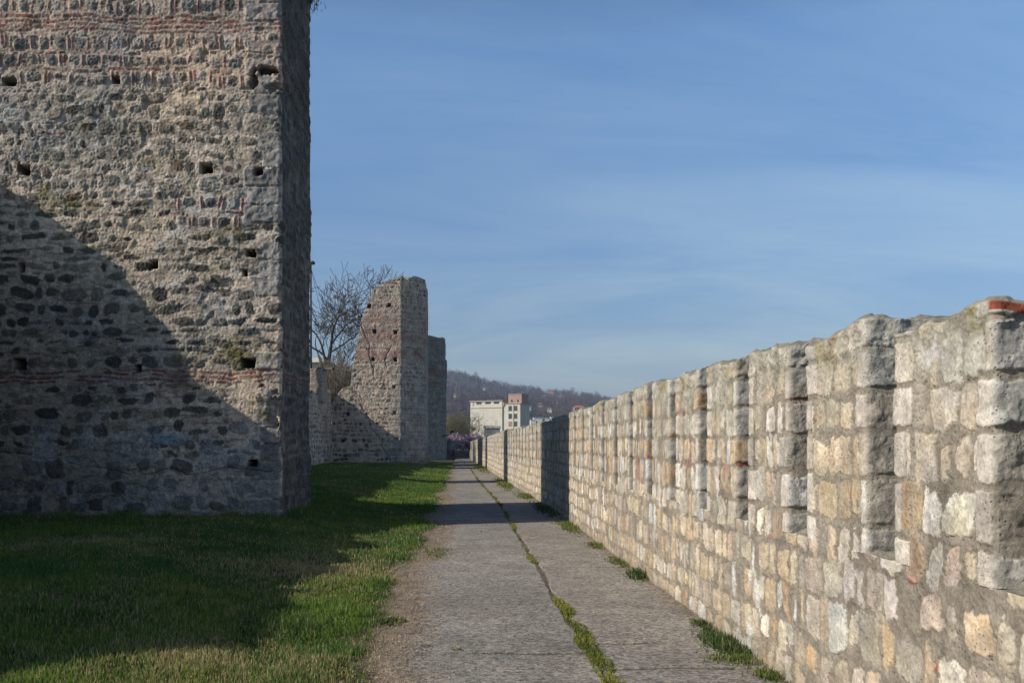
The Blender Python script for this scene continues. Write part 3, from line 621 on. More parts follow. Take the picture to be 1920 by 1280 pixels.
# the long curtain wall outside the frame whose shadow lies over the lawn and the tower
K_FAR = dict(K_RUB, w=(0.2, 0.5), rag=0.02)
rng = np.random.RandomState(14)
MAS2 = Masonry(41, -2, 70, mk_rows(rng, -0.3, 14, [(0, 3, K_BIG, (0.25, 0.36))], (0.18, 0.34)), warp=0.06, wl=1.0)
def hcur(Y): return np.interp(Y, [-8, -4, 0, 2.2, 3.0, 3.85, 4.5, 7.2, 10.5, 13.45, 14.6, 14.9, 15.2, 15.40, 15.52, 15.90, 16.32, 16.7, 20], [1.2, 1.6, 1.8, 2.4, 3.3, 4.35, 5.05, 4.9, 4.9, 5.0, 5.3, 5.58, 5.66, 5.54, 5.95, 6.6, 6.66, 6.53, 6.5])
CW = empty('curtain_wall', (-9.5, 6, 0)); tag(CW, 'ruined rubble curtain wall running up to the nearest tower on its left', 'wall')
masonry_shell('wall_body', [(-10.4, -8.0), (-9.0, -8.0), (-9.0, 16.79)], [0.1, 0.06], -0.1, 7.0, 0.07, lambda s, p: hcur(p[:, 1]), MAS2, MORT_T, MAT_FAR, CW, two_tone(), 0.01, inward=1.3, top_rough=0.16)

# curtain wall between the first and second tower, with one merlon left standing
CW2 = empty('curtain_wall', (-9.5, 42, 0)); tag(CW2, 'dark shaded curtain wall with one pale merlon left standing, between two towers', 'wall')
masonry_shell('wall_body', [(-9.0, 21.05), (-9.0, 61.99)], [0.09], -0.1, 5.6, 0.07, lambda s, p: np.interp(p[:, 1], [24, 50, 56, 60, 62], [4.4, 4.5, 4.6, 4.9, 5.2]), MAS2, MORT_T, MAT_FAR, CW2, two_tone(), 0.01, inward=1.2, top_rough=0.12)
masonry_shell('merlon', [(-8.75, 58.3), (-9.5, 58.3), (-9.5, 56.4), (-8.75, 56.4), (-8.75, 58.29)], [0.2, 0.3, 0.05, 0.05], 4.2, 6.75, 0.05, lambda s, p: 6.3 + 0 * s, MAS2, (0.42, 0.38, 0.31), MAT_FAR, CW2,
    lambda U, Z, X, Y, h, col, mask: (h, mixc(col, (0.42, 0.37, 0.29), 0.6 * np.ones_like(h))), 0.01, inward=0.3, top_rough=0.05)

# second tower: broken on its left, chamfered corner with squared blocks
bands3 = [(0, 2.6, K_BIG, (0.3, 0.42)), (7.4, 8.0, K_BRICK, (0.085, 0.09)), (8.5, 9.4, K_BRICK, (0.085, 0.09)), (9.8, 10.1, K_BRICK, (0.085, 0.09)), (10.1, 11.2, K_CLO, (0.3, 0.36))]
MAS3 = Masonry(57, -1, 30, mk_rows(np.random.RandomState(21), -0.3, 14.5, bands3, (0.18, 0.34)), warp=0.05, wl=1.0)
PRO = [(-9.2, 5.0), (-8.97, 4.55), (-8.4, 5.0), (-7.9, 5.45), (-7.70, 5.6), (-7.62, 6.4), (-7.42, 7.7), (-7.15, 8.6), (-6.88, 10.0), (-6.55, 11.1), (-6.2, 12.1), (-5.7, 12.6), (-4.9, 12.85), (-4.2, 12.8), (-2.6, 12.7)]
U2c = 9.2 - 4.23                                                # arc length of the lit corner
def tower2_extra(U, Z, X, Y, h, col, mask):
    n = fbm(U, Z, 0.8, 601, 4); h = h + 0.04 * n + 0.012 * fbm(U, Z, 4.5, 607, 3)
    col = mixc(col, (0.56, 0.47, 0.37), sst(-0.1, 0.6, fbm(U, Z, 1.4, 608, 3)) * 0.42)
    red = sst(6.8, 8.4, Z + 0.6 * n) * sst(12.0, 11.0, Z); col = mixc(col, (0.42, 0.31, 0.25), red * 0.35)
    # cracks running down the front face
    Xf = U - 9.2
    for pts, wdt in (([(-7.55, 4.7), (-7.05, 4.2), (-6.5, 3.4), (-6.2, 2.6), (-5.6, 1.6), (-5.1, 0.7), (-4.95, 0)], 0.07), ([(-7.0, 9.9), (-6.5, 8.4), (-6.25, 7.2), (-6.1, 6.2)], 0.04), ([(-4.9, 9.0), (-5.0, 8.0), (-5.3, 7.2), (-5.2, 6.6)], 0.035)):
        zz_ = np.array([q[1] for q in pts])[::-1]; xx_ = np.array([q[0] for q in pts])[::-1]
        cxk = np.interp(Z, zz_, xx_) + 0.10 * fbm(Z, Z * 0, 1.9, 602, 4)
        ck = np.clip(1.3 - np.abs(Xf - cxk) / wdt, 0, 1) * (Z > zz_[0]) * (Z < zz_[-1]); ck = ck * sst(-0.5, 0.2, fbm(U, Z, 2.0, 605, 3) + 0.25); h = h - 0.09 * ck; col = mixc(col, (0.10, 0.09, 0.075), ck * 0.35)
    for (hx, hy) in ((580 + 112, 574), (730, 572), (702, 621), (742, 623), (699, 673), (741, 674), (739, 725), (740, 774), (643, 826), (744, 824), (652, 775)):
        xq = (hx - VX) / F * 62; zq = EYE + (VY - hy) / F * 62
        q = np.maximum(np.abs(Xf - xq), np.abs(Z - zq)) / 0.105; m = sst(1.25, 0.8, q + 0.3 * fbm(U, Z, 6, 606, 2)); h = h * (1 - m) - 0.5 * m; col = mixc(col, (0.1, 0.09, 0.08), m)
    # squared blocks on the corner
    cb = sst(U2c - 0.7, U2c - 0.45, U + 0.25 * (hsh(np.floor(Z / 0.4).astype(np.int64), np.zeros_like(Z).astype(np.int64), 603) - 0.5))
    bi = np.floor(Z / 0.4); ff = Z / 0.4 - bi; bu = (U + 0.3 * np.mod(bi, 2)) / 0.62; fi = bu - np.floor(bu)
    blk = sst(0.0, 0.1, ff) * sst(1.0, 0.9, ff) * sst(0.0, 0.06, fi) * sst(1, 0.94, fi)
    bc = 0.25 + 0.16 * hsh(bi.astype(np.int64), np.floor(bu).astype(np.int64), 604)
    rgb = bc[..., None] * np.array([1, 0.93, 0.83]) * blk[..., None] + (1 - blk[..., None]) * np.array([0.16, 0.15, 0.13])
    f = 0.7 * cb * sst(9.0, 5.0, Z + n); col = col * (1 - f[..., None]) + rgb * f[..., None]; h = h * (1 - f) + (0.03 * blk) * f
    return h, col
T2 = empty('stone_tower', (-6, 66, 0)); tag(T2, 'broken tower with cracked sunlit front and stepped ruined left edge', 'tower')
masonry_shell('tower_wall', [(-9.2, 62.0), (-4.23, 62.0), (-2.62, 63.6), (-2.62, 68), (-9, 69.0)], [0.035, 0.035, 0.12, 0.3], -0.1, 13.8, 0.04,
    lambda s, p: np.where(p[:, 1] < 62.02, np.interp(p[:, 0], [a[0] for a in PRO], [a[1] for a in PRO]), np.where(p[:, 1] > 68.1, np.interp(p[:, 0], [-9, -7.6, -6, -4.5, -2.6], [4.2, 5.0, 9, 11.5, 12.5]), np.interp(p[:, 0], [-4.2, -3.4, -2.6], [12.8, 12.9, 12.9]))), MAS3, (0.58, 0.475, 0.375), MAT_FAR, T2, tower2_extra, 0.012, inward=2.2, top_rough=0.34)

# third tower, rounded, behind the second
pts = []; cx3, cy3, r3 = -6.1, 97.0, 4.2
for k in range(17): t_ = math.radians(200 + k * 14); pts.append((cx3 + r3 * math.cos(t_), cy3 + r3 * math.sin(t_)))
T3 = empty('stone_tower', (cx3, cy3, 0)); tag(T3, 'rounded dark tower half hidden behind the broken tower', 'tower')
def tower3_extra(U, Z, X, Y, h, col, mask):
    n = fbm(U, Z, 0.6, 611, 4); h = h + 0.10 * n + 0.16 * sst(10.55, 10.4, Z) * sst(-99, 0, Z) - 0.25 * np.exp(-((Z - 3.4) / 0.1) ** 2) * 0.4
    return h, mixc(col, (0.22, 0.205, 0.18), 0.45 + 0 * n)
masonry_shell('tower_wall', pts, [0.12] * 16, -0.1, 14.0, 0.09, lambda s, p: 12.75 + 0.5 * sst(-3.2, -5, p[:, 0]), MAS3, (0.33, 0.30, 0.25), MAT_FAR, T3, tower3_extra, 0.02, inward=2.5, r=0.3, top_rough=0.2)
lampw = empty('wall_lamp', (-1.95, 95.4, 2.4)); tag(lampw, 'small dark lamp on a bracket sticking out of the rounded tower', 'lamp')
MAT_DARKM = plain('dark painted metal', (0.03, 0.03, 0.032), 0.5)
m = MB(); m.tube([(-0.5, 0, -0.1), (0.1, 0, 0.0), (0.55, 0, 0.12), (0.7, 0, 0.35)], 0.05); m.build('bracket', MAT_DARKM, lampw)
m = MB(); m.tube([(0.62, 0, 0.3), (0.72, 0, 0.42), (1.0, 0, 0.55)], [0.07, 0.13, 0.11], 8); m.build('lamp_head', MAT_DARKM, lampw)

# two unseen stumps added behind the first tower to throw shadows across the path
for (x0, x1, y0, y1, H, lab) in ((-8.95, -6.5, 34.4, 36.0, 8.4, 'tall unseen stump added to cast a shadow strip, nearer of the two'), (-13.5, -9.75, 53.6, 54.9, 10.8, 'tall unseen stump added to cast a shadow strip, farther of the two')):
    P_ = empty('shadow_stump', ((x0 + x1) / 2, (y0 + y1) / 2, 0)); tag(P_, lab, 'added shadow caster')
    masonry_shell('shadow_stump_wall', [(x0, y0), (x1, y0), (x1, y1), (x0, y1), (x0, y0 + 0.01)], [0.12] * 4, -0.1, H + 0.8, 0.12, lambda s, p: H + 0 * s, MAS2, MORT_T, MAT_FAR, P_, two_tone(), 0.01, inward=0.6)

# ------------------------------------------------------------------ things where the path ends
MAS4 = Masonry(71, -1, 20, mk_rows(np.random.RandomState(31), -0.3, 4, [], (0.18, 0.3)), warp=0.05, wl=1.0)
E1 = empty('round_wall', (-1.5, 100, 0)); tag(E1, 'low rounded stub of wall with a lit edge painted pale at the end of the path', 'wall')
pts = [(-2.55, 99.4), (-1.95, 99.0), (-1.3, 99.0), (-0.92, 99.3), (-0.78, 100.0), (-1.05, 100.8)]
masonry_shell('wall_body', pts, [0.08] * 5, -0.1, 2.1, 0.07, lambda s, p: 1.80 - 0.35 * sst(-1.1, -0.7, p[:, 0]), MAS4, (0.30, 0.27, 0.23), MAT_FAR, E1, lambda U, Z, X, Y, h, col, m_: (h, mixc(mixc(col, (0.13, 0.125, 0.115), 0.6 + 0 * h), (0.50, 0.38, 0.33), sst(-2.1, -2.2, X) * 0.8)), 0.01, inward=0.6, r=0.1, top_rough=0.06)  # lit left edge put into the colour as pale pink
E2 = empty('low_wall', (0, 99, 0)); tag(E2, 'dark knee-high stone wall closing the far end of the path', 'wall')
masonry_shell('wall_body', [(-0.95, 98.6), (0.68, 98.6), (0.68, 99.2)], [0.08, 0.1], -0.1, 1.1, 0.06, lambda s, p: 0.82 + 0 * s, MAS4, (0.30, 0.27, 0.23), MAT_FAR, E2, lambda U, Z, X, Y, h, col, m_: (h, mixc(col, (0.10, 0.10, 0.09), 0.7 + 0 * h)), 0.01, inward=0.5, r=0.05, top_rough=0.04)

# ------------------------------------------------------------------ grass
def blades(name, XY, Zb, ln, wd, cols, lean=0.55, mat=None, parent=None, rng=None, segs=2):
    n = len(XY); a = rng.uniform(0, 2 * math.pi, n); ld = rng.uniform(0.05, 1, n) ** 1.2 * lean * ln; b = rng.uniform(0, 2 * math.pi, n)
    dx, dy = np.cos(a), np.sin(a); wx, wy = np.cos(b) * wd / 2, np.sin(b) * wd / 2
    zt = np.sqrt(np.clip(ln ** 2 - ld ** 2, 0.0001, None))
    base = np.stack([XY[:, 0], XY[:, 1], Zb - 0.008], -1)
    def pt(f, s, k):
        return base + np.stack([dx * ld * f ** 1.8 + s * wx * k, dy * ld * f ** 1.8 + s * wy * k, zt * f], -1)
    V = np.stack([pt(0, -1, 1), pt(0, 1, 1), pt(0.55, 1, 0.85), pt(0.55, -1, 0.85), pt(1, 0, 0)], 1).reshape(-1, 3)
    i = np.arange(n)[:, None] * 5
    tri = np.concatenate([i + np.array([0, 1, 2]), i + np.array([0, 2, 3]), i + np.array([3, 2, 4])], 0)
    cc = np.repeat(cols[:, None, :], 5, 1); cc = cc * np.array([0.75, 0.75, 1, 1, 1.1])[None, :, None]
    return mesh_np(name, V, tri, mat or MAT_GRASS, parent, cc.reshape(-1, 3), smooth=False)
rng = np.random.RandomState(77)
def sampY(n, y0, y1, e=1.6):
    q = 1 - e; return (y0 ** q + rng.uniform(0, 1, n) * (y1 ** q - y0 ** q)) ** (1 / q)
n = 620000
y = sampY(n, 4.2, 70); x = rng.uniform(-10.0, 0.1, n)
keep = (x > -VX / F * y - 1.2) | (rng.uniform(0, 1, n) < 0.25)
keep &= ~((x < -3.3) & (y > 16.72) & (y < 20.1)) & ~((x < -4.05) & (y > 20) & (y < 22.8)) & (x > -9.1) & ~((x < -2.6) & (y > 62)) & ~((x < -4.2) & (y > 61.95))
ed = x - edge_x(y) + 0.12 * fbm(x, y, 2.2, 81, 3) + 0.07 * fbm(x, y, 8, 83, 2)
# thins out over the trodden edge
keep &= rng.uniform(0, 1, n) < np.where(ed > 0.06, 0.0, sst(0.06, -0.42, ed) ** 1.6 * 0.97 + 0.03)
tuft = fbm(x, y, 2.6, 82, 3); keep &= rng.uniform(0, 1, n) < 0.55 + 0.55 * sst(-0.6, 0.4, tuft)
x, y, ed, tuft = x[keep], y[keep], ed[keep], tuft[keep]; n = len(x)
dryn = fbm(x, y, 0.62, 61, 4) + 0.35 * fbm(x, y, 3.5, 84, 3)
band = np.exp(-((y - 11.3 - 0.15 * x) / 1.1) ** 2) * sst(-9, -3.5, x) * 0.25 + np.exp(-((y - 12.2) / 0.9) ** 2) * sst(-3.4, -6.0, x) * 0.7 + np.exp(-(((x + 1.9) / 0.8) ** 2 + ((y - 10.5) / 2.6) ** 2)) * 0.75 + np.exp(-(((x + 1.7) / 0.9) ** 2 + ((y - 6.6) / 0.7) ** 2)) * 0.45
pd = np.clip(0.06 + 0.34 * dryn + np.where(x < -2.2, 0.6, 0.8) * band + 0.55 * sst(-0.35, 0.0, ed), 0.03, 0.92); isd = rng.uniform(0, 1, n) < pd
g1 = np.array([0.085, 0.195, 0.034]); g2 = np.array([0.185, 0.275, 0.045]); g3 = np.array([0.055, 0.125, 0.040]); d1 = np.array([0.58, 0.49, 0.25]); d2 = np.array([0.33, 0.27, 0.14])
f = np.clip(0.5 + 0.9 * fbm(x, y, 0.9, 85, 3), 0, 1)[:, None]; r = rng.uniform(0, 1, n)[:, None]
cols = g1 * (1 - f) + g2 * f; cols = np.where(r < 0.2, g3, cols); cols = np.where(isd[:, None], d1 * r + d2 * (1 - r), cols) * rng.uniform(0.75, 1.25, n)[:, None]
ln = (0.030 + 0.024 * np.clip(tuft + 0.4, 0, 1.3) + 0.02 * rng.uniform(0, 1, n)) * np.where(isd, 0.95, 1.0) * np.where(ed > -0.25, 0.6, 1) * (1 + 0.012 * y)
foot = ((y > 16.2) & (y < 16.85) & (x < -3.2)) | ((x > -3.4) & (x < -3.0) & (y > 16.5) & (y < 20.2)); ln = np.where(foot & (tuft > -0.2), ln * (1.5 + rng.uniform(0, 1.2, n)), ln)
tall = rng.uniform(0, 1, n) < 0.015; ln = np.where(tall, ln * 1.9, ln)
wd = 0.0036 + 0.00050 * y
tag(blades('grass', np.stack([x, y], -1), lawn_z(x, y), ln, wd, cols, 0.92, rng=rng), 'short patchy green and straw coloured grass over the lawn beside the path', 'grass', kind='stuff')

n = 90000; y2 = sampY(n, 4.2, 30); x2 = rng.uniform(-9, -0.4, n); k2 = (fbm(x2, y2, 1.3, 181, 3) + 0.5 * fbm(x2, y2, 5, 182, 2) > 0.42) & (x2 < edge_x(y2) - 0.12) & ~((x2 < -3.3) & (y2 > 16.72)) & (x2 > -VX / F * y2 - 1); x2, y2 = x2[k2], y2[k2]; n = len(x2)
c2 = np.array([0.075, 0.15, 0.035]) * rng.uniform(0.6, 1.5, (n, 1)); br = rng.uniform(0, 1, n) < 0.10; c2[br] = np.array([0.30, 0.22, 0.12])
tag(blades('clover', np.stack([x2, y2], -1), lawn_z(x2, y2) + 0.012, 0.022 + 0.02 * rng.uniform(0, 1, n), 0.013 + 0.008 * rng.uniform(0, 1, n), c2, 0.97, rng=rng), 'patches of clover and small broad leaves among the grass', 'clover', kind='stuff')
# low growth in the seam of the path
n = 60000; y = sampY(n, 4.5, 60, 1.7)
pres = sst(-0.35, 0.3, fbm(y, y * 0, 1.1, 91, 3) + 0.15 - 0.3 * sst(9, 10, y) * sst(17, 15, y)); wdt = (0.062 * np.clip(1 - 0.06 * np.clip(y - 7, 0, 9), 0.35, 1)) * (0.5 + 0.7 * pres)
off = rng.normal(0, 1, n).clip(-1.6, 1.6) * wdt * 0.62; keep = rng.uniform(0, 1, n) < pres * (0.06 + 0.94 * sst(-0.15, 0.35, fbm(y, off * 8, 5, 92, 3)))
y, off = y[keep], off[keep]; n = len(y); x = SEAM(y) + off + 0.03 * fbm(y, y * 0, 2.2, 93, 2)
r = rng.uniform(0, 1, n)[:, None]; f = np.clip(0.5 + fbm(x, y, 3, 94, 3), 0, 1)[:, None]
cols = (np.array([0.13, 0.17, 0.035]) * (1 - f) + np.array([0.28, 0.29, 0.07]) * f) * (0.7 + 0.6 * r)
tag(blades('seam_grass', np.stack([x, y], -1), np.full(n, -0.005), (0.016 + 0.028 * rng.uniform(0, 1, n) ** 2) * (1 + 0.01 * y), 0.005 + 0.0005 * y, cols, 0.8, rng=rng), 'low moss and grass growing along the seam of the concrete path', 'grass', kind='stuff')

# weeds at the foot of the parapet
def weed(label, y, dx, sy, sx, n, hgt, dark=False, name='weed_tuft', z=0.0, grp='weeds at the foot of the parapet', x=None, dry=False):
    cx_ = XW + float(Cv(np.array(y))) - 0.06 - dx if x is None else x
    e = empty(name, (cx_, y, z)); tag(e, label, 'weeds', grp)
    px_ = rng.normal(0, sx, n); py_ = rng.normal(0, sy, n); r = rng.uniform(0, 1, n)[:, None]
    if x is None: px_ = np.minimum(px_, 0.06 + dx)
    c = (np.array([0.075, 0.125, 0.038]) if dark else np.array([0.14, 0.19, 0.045])) * (0.5 + 1.0 * r)
    if dry: c = np.array([0.13, 0.11, 0.07]) * (0.6 + 0.9 * r)
    kp = rng.uniform(0, 1, n) < 0.25 + 0.75 * sst(-0.25, 0.35, fbm(px_ + cx_, py_ + y, 9, int(y * 10), 2)); px_, py_, c = px_[kp], py_[kp], c[kp]; n = len(px_); sd_ = rng.uniform(0, 1, n) < 0.12; c[sd_] = np.array([0.36, 0.30, 0.16])
    hh = 0.8 * hgt * (0.3 + 0.8 * rng.uniform(0, 1, n)) * np.exp(-(py_ / (2.2 * sy)) ** 2)
    blades('leaves', np.stack([px_ + cx_, py_ + y], -1), np.full(n, z), hh, np.full(n, 0.006 + 0.0005 * max(y, 6)), c, 0.9, parent=e, rng=rng)
weed('sparse green weed tuft in the corner, nearest the camera at the wall foot', 6.25, 0.05, 0.10, 0.05, 350, 0.09)
weed('bright green leafy weeds sprawling onto the concrete at the wall foot', 6.72, 0.13, 0.11, 0.09, 900, 0.07)
weed('large dark green weed clump against the foot of the wall', 7.2, 0.06, 0.26, 0.07, 2200, 0.11, True)
weed('small dark weed clump above the joint at the wall foot', 7.95, 0.04, 0.13, 0.04, 500, 0.10, True)
weed('upright dark green weed clump halfway along the lit wall foot', 10.9, 0.05, 0.16, 0.05, 900, 0.17, True)
weed('thin green weeds just beyond the upright dark weed clump', 12.2, 0.05, 0.3, 0.05, 700, 0.09)
weed('small bright weed tuft alone at the wall foot', 14.2, 0.06, 0.22, 0.06, 450, 0.10)
weed('long green weed strip at the wall foot where the shadow band begins', 17.4, 0.10, 0.75, 0.08, 1600, 0.10)
weed('weeds in the dark shadow band at the wall foot', 22.0, 0.15, 1.5, 0.12, 1500, 0.12, True)
weed('pale green weeds on the path edge just past the shadow band', 27.5, 0.15, 0.9, 0.12, 1100, 0.12)
weed('long strip of green weeds at the far wall foot', 36.0, 0.2, 3.0, 0.14, 2200, 0.14)
weed('farthest weeds at the wall foot near the end of the path', 60.0, 0.2, 6.0, 0.2, 2200, 0.16)
weed('tall dark grass tuft with a dandelion at the path edge', 8.15, 0, 0.08, 0.07, 500, 0.07, True, 'grass_tuft', 0.0, 'grass tufts', x=-0.66)
weed('tall blue green grass clump on the lawn near the shadow edge', 7.7, 0, 0.28, 0.32, 1400, 0.13, True, 'grass_tuft', 0.03, 'grass tufts', x=-1.75)
weed('straw coloured grass patch spreading onto the path edge', 13.3, 0, 0.5, 0.14, 700, 0.05, False, 'grass_tuft', 0.0, 'grass tufts', x=-0.38)
# dry weeds on the tower top
weed('dry weed tuft on the top rear corner of the nearest tower', 19.8, 0, 0.35, 0.12, 500, 0.34, True, 'weed_tuft', 11.3, 'dry weeds on the towers', x=-3.42, dry=True)

# pebbles and crumbs along the trodden edge of the path
n = 9000; y = sampY(n, 4.5, 40, 1.7); x = edge_x(y) + rng.normal(0.06, 0.17, n); sz = 0.003 + 0.007 * rng.uniform(0, 1, n) ** 4 + 0.0002 * y
oc = np.array([[1, 0, 0], [0, 1, 0], [-1, 0, 0], [0, -1, 0], [0, 0, .7], [0, 0, -.7]]); V = oc[None] * sz[:, None, None] * rng.uniform(0.6, 1.3, (n, 6, 1)) + np.stack([x, y, np.where(x > edge_x(y) + 0.1, 0.001, lawn_z(x, y) - 0.008)], -1)[:, None]
ft = np.array([[0, 1, 4], [1, 2, 4], [2, 3, 4], [3, 0, 4], [1, 0, 5], [2, 1, 5], [3, 2, 5], [0, 3, 5]]); Fq = (np.arange(n)[:, None, None] * 6 + ft[None]).reshape(-1, 3)
cc = np.repeat(np.array([[0.34, 0.30, 0.26], [0.24, 0.21, 0.18], [0.42, 0.38, 0.32], [0.28, 0.20, 0.15]])[rng.randint(0, 4, n)], 6, 0)
tag(mesh_np('pebbles', V.reshape(-1, 3), Fq, MAT_SOIL, None, cc, smooth=False), 'small pebbles and crumbs on the bare margin of the path', 'pebbles', kind='stuff')
n = 1800; y = sampY(n, 4.5, 30, 1.8); sd_ = rng.uniform(0, 1, n) < 0.6; x = np.where(sd_, XW - np.abs(rng.normal(0.03, 0.09, n)), rng.uniform(-0.4, 2.1, n)); kp = sd_ | (rng.uniform(0, 1, n) < 0.25); x, y = x[kp], y[kp]; n = len(x)
sz = rng.uniform(0.006, 0.017, n); a_ = rng.uniform(0, 6.28, n); ca, sa = np.cos(a_) * sz, np.sin(a_) * sz; zt_ = rng.uniform(0.003, 0.012, n); z0_ = np.full(n, 0.006)
V = np.stack([np.stack([x - ca, y - sa, z0_], -1), np.stack([x + sa * .5, y - ca * .5, z0_ + zt_ * .3], -1), np.stack([x + ca, y + sa, z0_ + zt_], -1), np.stack([x - sa * .5, y + ca * .5, z0_ + zt_ * .6], -1)], 1).reshape(-1, 3)
cc = np.repeat(np.array([[0.22, 0.14, 0.08], [0.30, 0.22, 0.13], [0.15, 0.10, 0.065], [0.38, 0.32, 0.22]])[rng.randint(0, 4, n)], 4, 0)
tag(mesh_np('leaf_litter', V, np.arange(n * 4).reshape(-1, 4), MAT_GRASS, None, cc, smooth=False), 'dry leaf bits gathered along the foot of the parapet', 'leaf litter', kind='stuff')
# dandelions
MAT_YEL = plain('dandelion yellow', (0.75, 0.52, 0.02), 0.6); MAT_STEM = plain('green stem', (0.09, 0.15, 0.04), 0.7)
for (px_, py_, lab) in ((748, 1163, 'yellow dandelion in the dark grass tuft at the path edge'), (800, 1204, 'yellow dandelion alone on the bare path margin'), (856, 1211, 'yellow dandelion farthest out on the concrete')):
    Yd = F * 1.57 / (py_ - VY); xd = (px_ - VX) / F * Yd; e = empty('dandelion', (xd, Yd, 0)); tag(e, lab, 'flower', 'dandelions by the path')
    m = MB(); m.tube([(0, 0, -0.01), (0.004, 0, 0.025)], 0.0025, 5); m.build('stem', MAT_STEM, e)
    m = MB(); R = random.Random(px_)
    for k in range(26):
        a_ = R.uniform(0, 6.283); rr = 0.008 + 0.012 * R.random(); z1 = 0.027 + 0.006 * (1 - rr / 0.02)
        m.quad([(0.004, 0, 0.024), (0.004 + rr * math.cos(a_ - .18), rr * math.sin(a_ - .18), z1), (0.004 + rr * 1.1 * math.cos(a_), rr * 1.1 * math.sin(a_), z1), (0.004 + rr * math.cos(a_ + .18), rr * math.sin(a_ + .18), z1)])
    m.build('petals', MAT_YEL, e)
    m = MB()
    for k in range(5):
        a_ = k * 1.3 + R.random(); q = lambda r_, w_, z_: (r_ * math.cos(a_ + w_), r_ * math.sin(a_ + w_), z_)
        m.quad([q(0.004, 0, 0.004), q(0.03, -.25, 0.012), q(0.055, 0, 0.006), q(0.03, .25, 0.012)])
    m.build('leaf_rosette', MAT_STEM, e)

# ------------------------------------------------------------------ bare trees
class Tubes:
    def __init__(s): s.v = []; s.f = []; s.n = 0
    def add(s, P, R, k):
        P = np.array(P); R = np.array(R); m = len(P)
        d = np.gradient(P, axis=0); d /= np.linalg.norm(d, axis=1)[:, None] + 1e-9
        ref = np.array([0.3, 0.9, 0.1]) if abs(d[0][2]) > 0.9 else np.array([0, 0, 1.0])
        a = np.cross(d, ref); a /= np.linalg.norm(a, axis=1)[:, None] + 1e-9; b = np.cross(d, a)
        t = np.arange(k) * 2 * math.pi / k
        V = P[:, None, :] + R[:, None, None] * (np.cos(t)[None, :, None] * a[:, None, :] + np.sin(t)[None, :, None] * b[:, None, :])
        s.v.append(V.reshape(-1, 3)); s.f.append(grid_faces(m, k, True) + s.n); s.n += m * k
def grow(seed, H, r0, forks=5, spread=0.55, fork_h=0.35, twig=0.012, up=0.25, kids=(2, 4), seglen=0.9):
    R = np.random.RandomState(seed); trunk = Tubes(); crown = Tubes()
    def seg(p, d, ln, r, lev):
        n = 5 if lev < 3 else 4; P = [p]; dd = d.copy()
        for i in range(n):
            dd = dd + R.normal(0, 0.14 if lev else 0.05, 3) + np.array([0, 0, up * 0.25 if lev else 0]); dd /= np.linalg.norm(dd); P.append(P[-1] + dd * ln / n)
        r1 = max(r * (0.62 if lev else 0.75), twig * 0.6); rad = np.linspace(r, r1, n + 1)
        (trunk if lev == 0 else crown).add(P, rad, 7 if lev == 0 else (5 if lev < 3 else 3))
        if lev >= forks: return
        nk = R.randint(kids[0], kids[1] + 1) + (1 if lev == 0 else 0)
        for q in range(nk):
            i = n if q == 0 else R.randint(2 if lev else 3, n + 1)
            ax = R.normal(0, 1, 3); ax -= ax.dot(dd) * dd; ax /= np.linalg.norm(ax)
            nd = dd * (1 if q == 0 else 0.55 + 0.4 * R.rand()) + ax * spread * (0.5 if q == 0 else 1.0 + 0.5 * R.rand()); nd /= np.linalg.norm(nd)
            seg(P[i], nd, ln * R.uniform(0.62, 0.86) if lev else H * (1 - fork_h) * R.uniform(0.30, 0.40), rad[i] * (0.78 if q == 0 else 0.55), lev + 1)
    seg(np.zeros(3), np.array([0, 0, 1.0]), H * fork_h, r0, 0)
    return trunk, crown
def bare_tree(name, label, loc, H, r0, seed, cat='tree', group=None, mat=None, **k):
    e = empty(name, loc); tag(e, label, cat, group); tr, cr = grow(seed, H, r0, **k)
    mesh_np('trunk', np.concatenate(tr.v), np.concatenate(tr.f), mat or MAT_BARK, e, world=False)
    mesh_np('crown', np.concatenate(cr.v), np.concatenate(cr.f), mat or MAT_BARK, e, world=False)
    return e, cr
bare_tree('bare_tree', 'large leafless tree with a wide twiggy crown behind the curtain wall', (-12.2, 80, 0), 17.5, 0.42, 4, forks=7, spread=0.60, fork_h=0.40, kids=(2, 4), twig=0.040, up=0.18)
MAT_TWIGG = plain('grey brown twigs', (0.17, 0.145, 0.115), 0.95, 3)
for i, (px_, Yq, H, lab) in enumerate(((628, 72, 8.0, 'dense leafless thicket right behind the dark curtain wall, left part'), (648, 74, 9.5, 'tall leafless thicket beside the broken edge of the cracked tower'), (606, 76, 7.6, 'leafless shrub below the big bare tree'), (672, 76, 8.8, 'leafless shrub mostly hidden behind the cracked tower'))):
    bare_tree('bare_shrub', lab, ((px_ - VX) / F * Yq, Yq, 0), H, 0.12, 40 + i, 'shrub', 'leafless shrubs behind the curtain wall', MAT_TWIGG, forks=5, spread=0.42, fork_h=0.22, kids=(3, 5), twig=0.035, up=0.5)
MAT_TWIGO = plain('olive brown twigs', (0.17, 0.155, 0.09), 0.95, 3)
for i, (px_, Yq, H, lab) in enumerate(((846, 170, 8.6, 'olive brown bare tree with a round crown beside the rounded tower'), (868, 178, 7.8, 'olive brown bare tree between the round crown and the cream building'), (826, 175, 8.0, 'olive brown bare tree partly behind the rounded tower'))):
    bare_tree('bare_tree', lab, ((px_ - VX) / F * Yq, Yq, -0.5), H, 0.2, 60 + i, 'tree', 'olive bare trees before the building', MAT_TWIGO, forks=6, spread=0.6, fork_h=0.22, kids=(3, 4), twig=0.035, up=0.1)
bare_tree('bare_tree', 'small dark leafless tree standing in front of the cream building', ((893 - VX) / F * 210, 210, -0.5), 9.0, 0.2, 71, forks=5, spread=0.55, fork_h=0.25, kids=(2, 4), twig=0.04)
